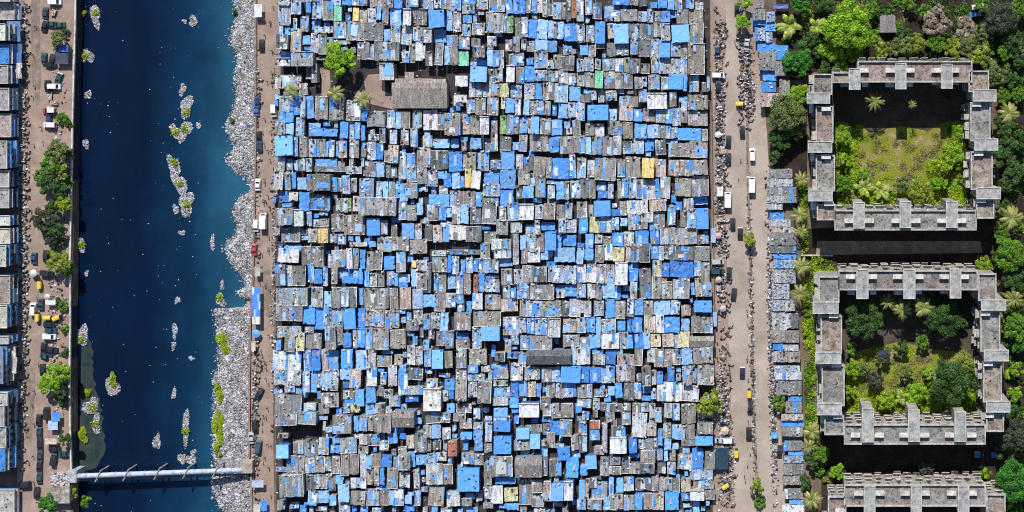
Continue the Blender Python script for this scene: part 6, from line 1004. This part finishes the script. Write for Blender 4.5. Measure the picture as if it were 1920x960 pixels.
def parasol(px,py,r,tint,lab):
    e=empty('parasol',P(px,py,0),0,lab,'parasol'); n=8; R=r*S; mb=MB(); rim=[(R*math.cos(6.283*i/n),R*math.sin(6.283*i/n),2.1) for i in range(n)]
    for i in range(n): mb.face([rim[i],rim[(i+1)%n],(0,0,2.6)],jit(tint,.06)); p,q=rim[i],rim[(i+1)%n]; mb.face([q,p,(p[0],p[1],1.95),(q[0],q[1],1.95)],tint)
    mb.build('canopy',M['tarp'],parent=e); mb=MB(); mb.tube([(0,0,0),(0,0,2.55)],.035,6,(.4,.4,.4)); mb.build('pole',M['steel'],parent=e)
for p_ in [(1359,805,8,(.62,.48,.36),'tan parasol under the olive tree by the main road'),(68,511,7,(.62,.62,.58),'cream parasol above the first yellow rickshaw'),(1347,441,6,(.6,.35,.35),'pink parasol in the parking zone by the tall blue roof'),(94,554,5,(.7,.7,.7),'white parasol above the flat white awning'),(1348,523,6,(.45,.4,.36),'brownish parasol below the teal van'),(484,624,8,(.12,.36,.8),'round blue parasol on the riverside lane below the long stall'),(1356,577,6,(.5,.42,.38),'grey brown parasol lower in the parking zone'),(1347,252,6,(.7,.72,.78),'white parasol in the parking zone by the long grey roof'),(533,760,6,(.7,.7,.72),'white parasol standing by the lane below the patched roofs')]: parasol(*p_)
def awning(x0,y0,x1,y1,z,tint,lab,mat='tarp',sag=.15):
    X0,Y0,X1,Y1=R4((x0,y0,x1,y1),z); c=((X0+X1)/2,(Y0+Y1)/2,0); e=empty('street_awning',c,0,lab,'awning'); mb=MB(); n=5
    for i in range(n+1):
        for j in range(n+1): mb.v.append((X0+(X1-X0)*i/n,Y0+(Y1-Y0)*j/n,z-sag*math.sin(math.pi*i/n)*math.sin(math.pi*j/n)+random.uniform(-.05,.05)))
    for i in range(n):
        for j in range(n): k=i*(n+1)+j; mb.f.append((k,k+n+1,k+n+2,k+1)); mb.m.append(0); mb.t.append(jit(tint if not isinstance(tint,list) else random.choice(tint),.08))
    kid(mb,'canopy',M[mat],e)
    for (a,b) in ((X0+.1,Y0+.1),(X1-.1,Y0+.1),(X0+.1,Y1-.1),(X1-.1,Y1-.1)): mb=MB(); mb.tube([(a,b,0),(a,b,z-.02)],.05,6,(.3,.26,.2)); kid(mb,'pole',M['steel'],e)
BLU=(.07,.27,.78); WHT=(.68,.68,.7)
for a_ in [(110,84,128,97,2.6,(.05,.12,.5),'deep blue tarpaulin shading the cars under the dusty olive tree'),(104,84,128,120,2.3,(.05,.06,.09),'dark canvas roof in front of the deep blue tarpaulin'),(85,562,104,571,2.3,WHT,'flat white awning beside the yellow rickshaw pair'),(88,200,101,211,2.2,WHT,'small white awning above the second white car'),(97,773,112,790,2.6,BLU,'bright blue market tarpaulin under the lime leaning tree'),(90,789,108,806,2.5,(.4,.52,.72),'pale blue market tarpaulin below the bright blue one'),(84,822,106,833,2.3,(.5,.45,.38),'tan market awning beside the long dark parked row'),(473,538,488,608,2.8,[BLU,BLU,WHT,(.45,.42,.4)],'long blue and white stall roof along the riverside lane'),(477,8,491,32,2.6,WHT,'white canopy at the top of the riverside lane'),(471,640,479,658,2.3,(.55,.48,.42),'cream stall roof at the lane wall below the blue parasol'),(472,900,494,914,2.4,(.4,.46,.58),'pale blue canopy on the lane below the pipe bridge'),(489,938,500,958,2.3,BLU,'blue tarpaulin at the foot of the riverside lane'),(475,945,488,962,2.2,(.5,.48,.46),'grey canopy at the foot of the riverside lane'),(477,500,488,518,2.3,(.4,.4,.4),'grey stall roof above the long blue and white stall'),(1333,428,1342,455,2.3,(.35,.42,.62),'pale violet awning beside the tall blue roof'),(1332,585,1344,612,2.4,(.3,.45,.75),'blue awning at the slum edge by the parking zone'),(1344,350,1356,368,2.2,WHT,'white awning in the parking zone'),(1446,811,1458,822,2.4,(.12,.4,.75),'small blue awning before the lower roadside shops'),(1340,840,1366,880,2.5,(.02,.05,.08),'dark teal canvas over the lower roadside junk'),(1386,15,1392,20,2.2,WHT,'small white awning by the roadside tree'),(1450,8,1478,16,2.4,(.08,.14,.4),'shaded blue tarpaulin under the upper banana plant'),(1455,85,1478,108,2.2,BLU,'blue tarpaulin against the vivid green tree'),(1648,657,1668,668,2.4,(.03,.06,.14),'shade-darkened blue sheet in the lower courtyard'),(1827,846,1838,858,2.,(.04,.2,.45),'torn blue sheet in the shade under the lower south wing'),(1859,848,1869,858,2.,(.04,.18,.5),'small blue sheet beside the grey green outer tree')]: awning(*a_)  # lower courtyard sheet has its shade put into the blue
# roadside junk
zones=[([(1338,5),(1360,5),(1362,620),(1344,640)],1300),([(1340,640),(1366,640),(1384,960),(1344,960)],1000),([(1380,60),(1414,60),(1420,230),(1392,240)],420),([(36,5),(54,5),(54,900),(36,900)],700),([(84,10),(132,10),(128,880),(84,880)],420),([(470,640),(486,640),(488,960),(472,960)],260),([(478,30),(490,30),(490,520),(476,520)],220),([(1400,240),(1406,240),(1414,700),(1420,960),(1413,960),(1406,560)],420),([(1432,300),(1442,300),(1462,960),(1446,960)],700),([(508,60),(522,60),(516,900),(506,900)],300)]
V=[]
for poly,n in zones:
    q=in_poly_points(poly,n); cl=in_poly_points(poly,max(4,n//9)); pk=RN.choice(len(cl),n); q=q*.35+(cl[pk]+RN.normal(0,2.2,(n,2)))*.65; V.extend(P(a,b,.04)[:2] for a,b in q)
V=np.array(V); C,s,A,T,tl=litter_arrays(V,np.full(len(V),.04),(.2,.85)); dk=RN.random(len(V))<.4; T[dk]=np.array([.09,.07,.06])*RN.uniform(.5,2.,(dk.sum(),1)); s[:,2]*=2.2
o=boxes_mesh('street_clutter',C,s,A,T,M['junk']); tag(o,'sacks, crates and scrap heaped along the road edges','clutter',kind='stuff')
# ---------------------------------------------------------------- people
def person_mesh(shirt,legs,stride):
    me=bpy.data.meshes.new('person'); b=stride
    J=[(0,0,.95),(0,.02,1.2),(0,.03,1.42),(0,.03,1.53),(0,.05,1.66),(0,.05,1.76),(-.19,.02,1.4),(-.26,-.12*b,1.13),(-.25,.08-.2*b,.9),(.19,.02,1.4),(.26,.14*b,1.13),(.25,.1+.22*b,.92),(-.1,0,.9),(-.11,.18*b,.5),(-.11,.16*b,.08),(-.11,.16*b+.16,.04),(.1,0,.9),(.11,-.1*b,.5),(.11,-.32*b,.1),(.11,-.32*b+.16,.04)]
    E=[(0,1),(1,2),(2,3),(3,4),(4,5),(2,6),(6,7),(7,8),(2,9),(9,10),(10,11),(0,12),(12,13),(13,14),(14,15),(0,16),(16,17),(17,18),(18,19)]
    Rr=[.15,.14,.15,.055,.1,.08,.075,.05,.035,.075,.05,.035,.1,.065,.045,.03,.1,.065,.045,.03]
    me.from_pydata(J,E,[]); o=bpy.data.objects.new('person',me); COL.objects.link(o); md=o.modifiers.new('skin','SKIN'); o.modifiers.new('sub','SUBSURF').levels=1
    for i,v in enumerate(me.skin_vertices[0].data): v.radius=(Rr[i],Rr[i]*(.7 if i in (0,1,2) else 1)); v.use_root=(i==0)
    dg=bpy.context.evaluated_depsgraph_get(); nm=bpy.data.meshes.new_from_object(o.evaluated_get(dg)); bpy.data.objects.remove(o); nm.name='person'
    T=[]
    for p in nm.polygons:
        c=p.center
        T.append(((.015,.012,.01) if c.z>1.68 else (.2,.1,.06) if c.z>1.5 else shirt if c.z>.95 and not (abs(c.x)>.2 and c.z<1.15) else (.2,.1,.06) if abs(c.x)>.2 else legs if c.z>.1 else (.2,.1,.06)))
    return finish(nm,'person',M['cloth'],[0]*len(T),T)
PP=[person_mesh((.6,.6,.6),(.04,.05,.1),.9),person_mesh((.05,.1,.3),(.03,.03,.03),.6),person_mesh((.45,.06,.05),(.05,.05,.06),.9),person_mesh((.04,.04,.05),(.1,.09,.08),.3)]
PNM=['person in a white shirt','person in a blue shirt','person in a red shirt','person in dark clothes']
ps=[]
for _ in range(62): y=random.uniform(5,955); ps.append((random.uniform(491,511)-(4 if 400<y<800 else 0)+(4 if y<200 else 0),y,'walking on the riverside lane'))
for _ in range(26): ps.append((random.uniform(52,82),random.uniform(10,950),'walking on the western road'))
for _ in range(34): y=random.uniform(10,950); ps.append((random.uniform(1372,1400)+y*.022,y,'walking across the main road'))
for _ in range(34): y=random.uniform(300,950); ps.append((1437+(y-300)*.03+random.uniform(-6,3),y,'standing before the roadside shops'))
for _ in range(16): ps.append((1404+random.uniform(-4,8),random.uniform(480,800),'standing on the median of the main road'))
for _ in range(20): ps.append((random.uniform(1340,1368),random.uniform(200,900),'standing among the parked motorbikes at the slum edge'))
fp=[True]*4
for (px,py,w_) in ps:
    k=random.choices(range(4),[25,20,10,45])[0]; o=PP[k] if fp[k] else PP[k].copy()
    if not fp[k]: COL.objects.link(o)
    fp[k]=False; o.location=P(px,py,.03); o.rotation_euler=(0,0,random.uniform(0,6.28)); tag(o,f'{PNM[k]} {w_}','person',f'{PNM[k]}, {w_}')
# ---------------------------------------------------------------- camera, sun and sky
cam=bpy.data.cameras.new('camera'); co=bpy.data.objects.new('camera',cam); COL.objects.link(co); SC.camera=co
co.location=(CX,CY,H); co.rotation_euler=(0,0,0); cam.sensor_width=36; cam.lens=36*H/(1920*S); cam.shift_x=(960-NX)/1920; cam.shift_y=-(480-NY)/1920; cam.clip_end=3000; cam.clip_start=1
ELEV=math.radians(46); AZ=math.radians(-6)
sd=Vector((math.sin(AZ)*math.cos(ELEV),math.cos(AZ)*math.cos(ELEV),math.sin(ELEV)))
li=bpy.data.lights.new('sun','SUN'); li.energy=4.6; li.angle=math.radians(.53); li.color=(1,.965,.92); lo=bpy.data.objects.new('sun',li); COL.objects.link(lo)
lo.rotation_euler=sd.to_track_quat('Z','Y').to_euler(); lo.location=(0,200,300)
w=bpy.data.worlds.new('World'); SC.world=w; w.use_nodes=True; t=w.node_tree; bg=t.nodes['Background']; sk=t.nodes.new('ShaderNodeTexSky'); sk.sky_type='NISHITA'; sk.sun_disc=False
sk.sun_elevation=ELEV; sk.sun_rotation=AZ; sk.air_density=1.; sk.dust_density=.6; t.links.new(sk.outputs[0],bg.inputs[0]); bg.inputs[1].default_value=.09
SC.view_settings.view_transform='Standard'; SC.view_settings.look='None'; SC.view_settings.exposure=.22; SC.view_settings.gamma=1; SC.view_settings.use_curve_mapping=False
SC.render.engine='CYCLES'; SC.cycles.max_bounces=5; SC.cycles.use_denoising=False
SC.cycles.filter_width=1.1 if hasattr(SC.cycles,'filter_width') else 1.5
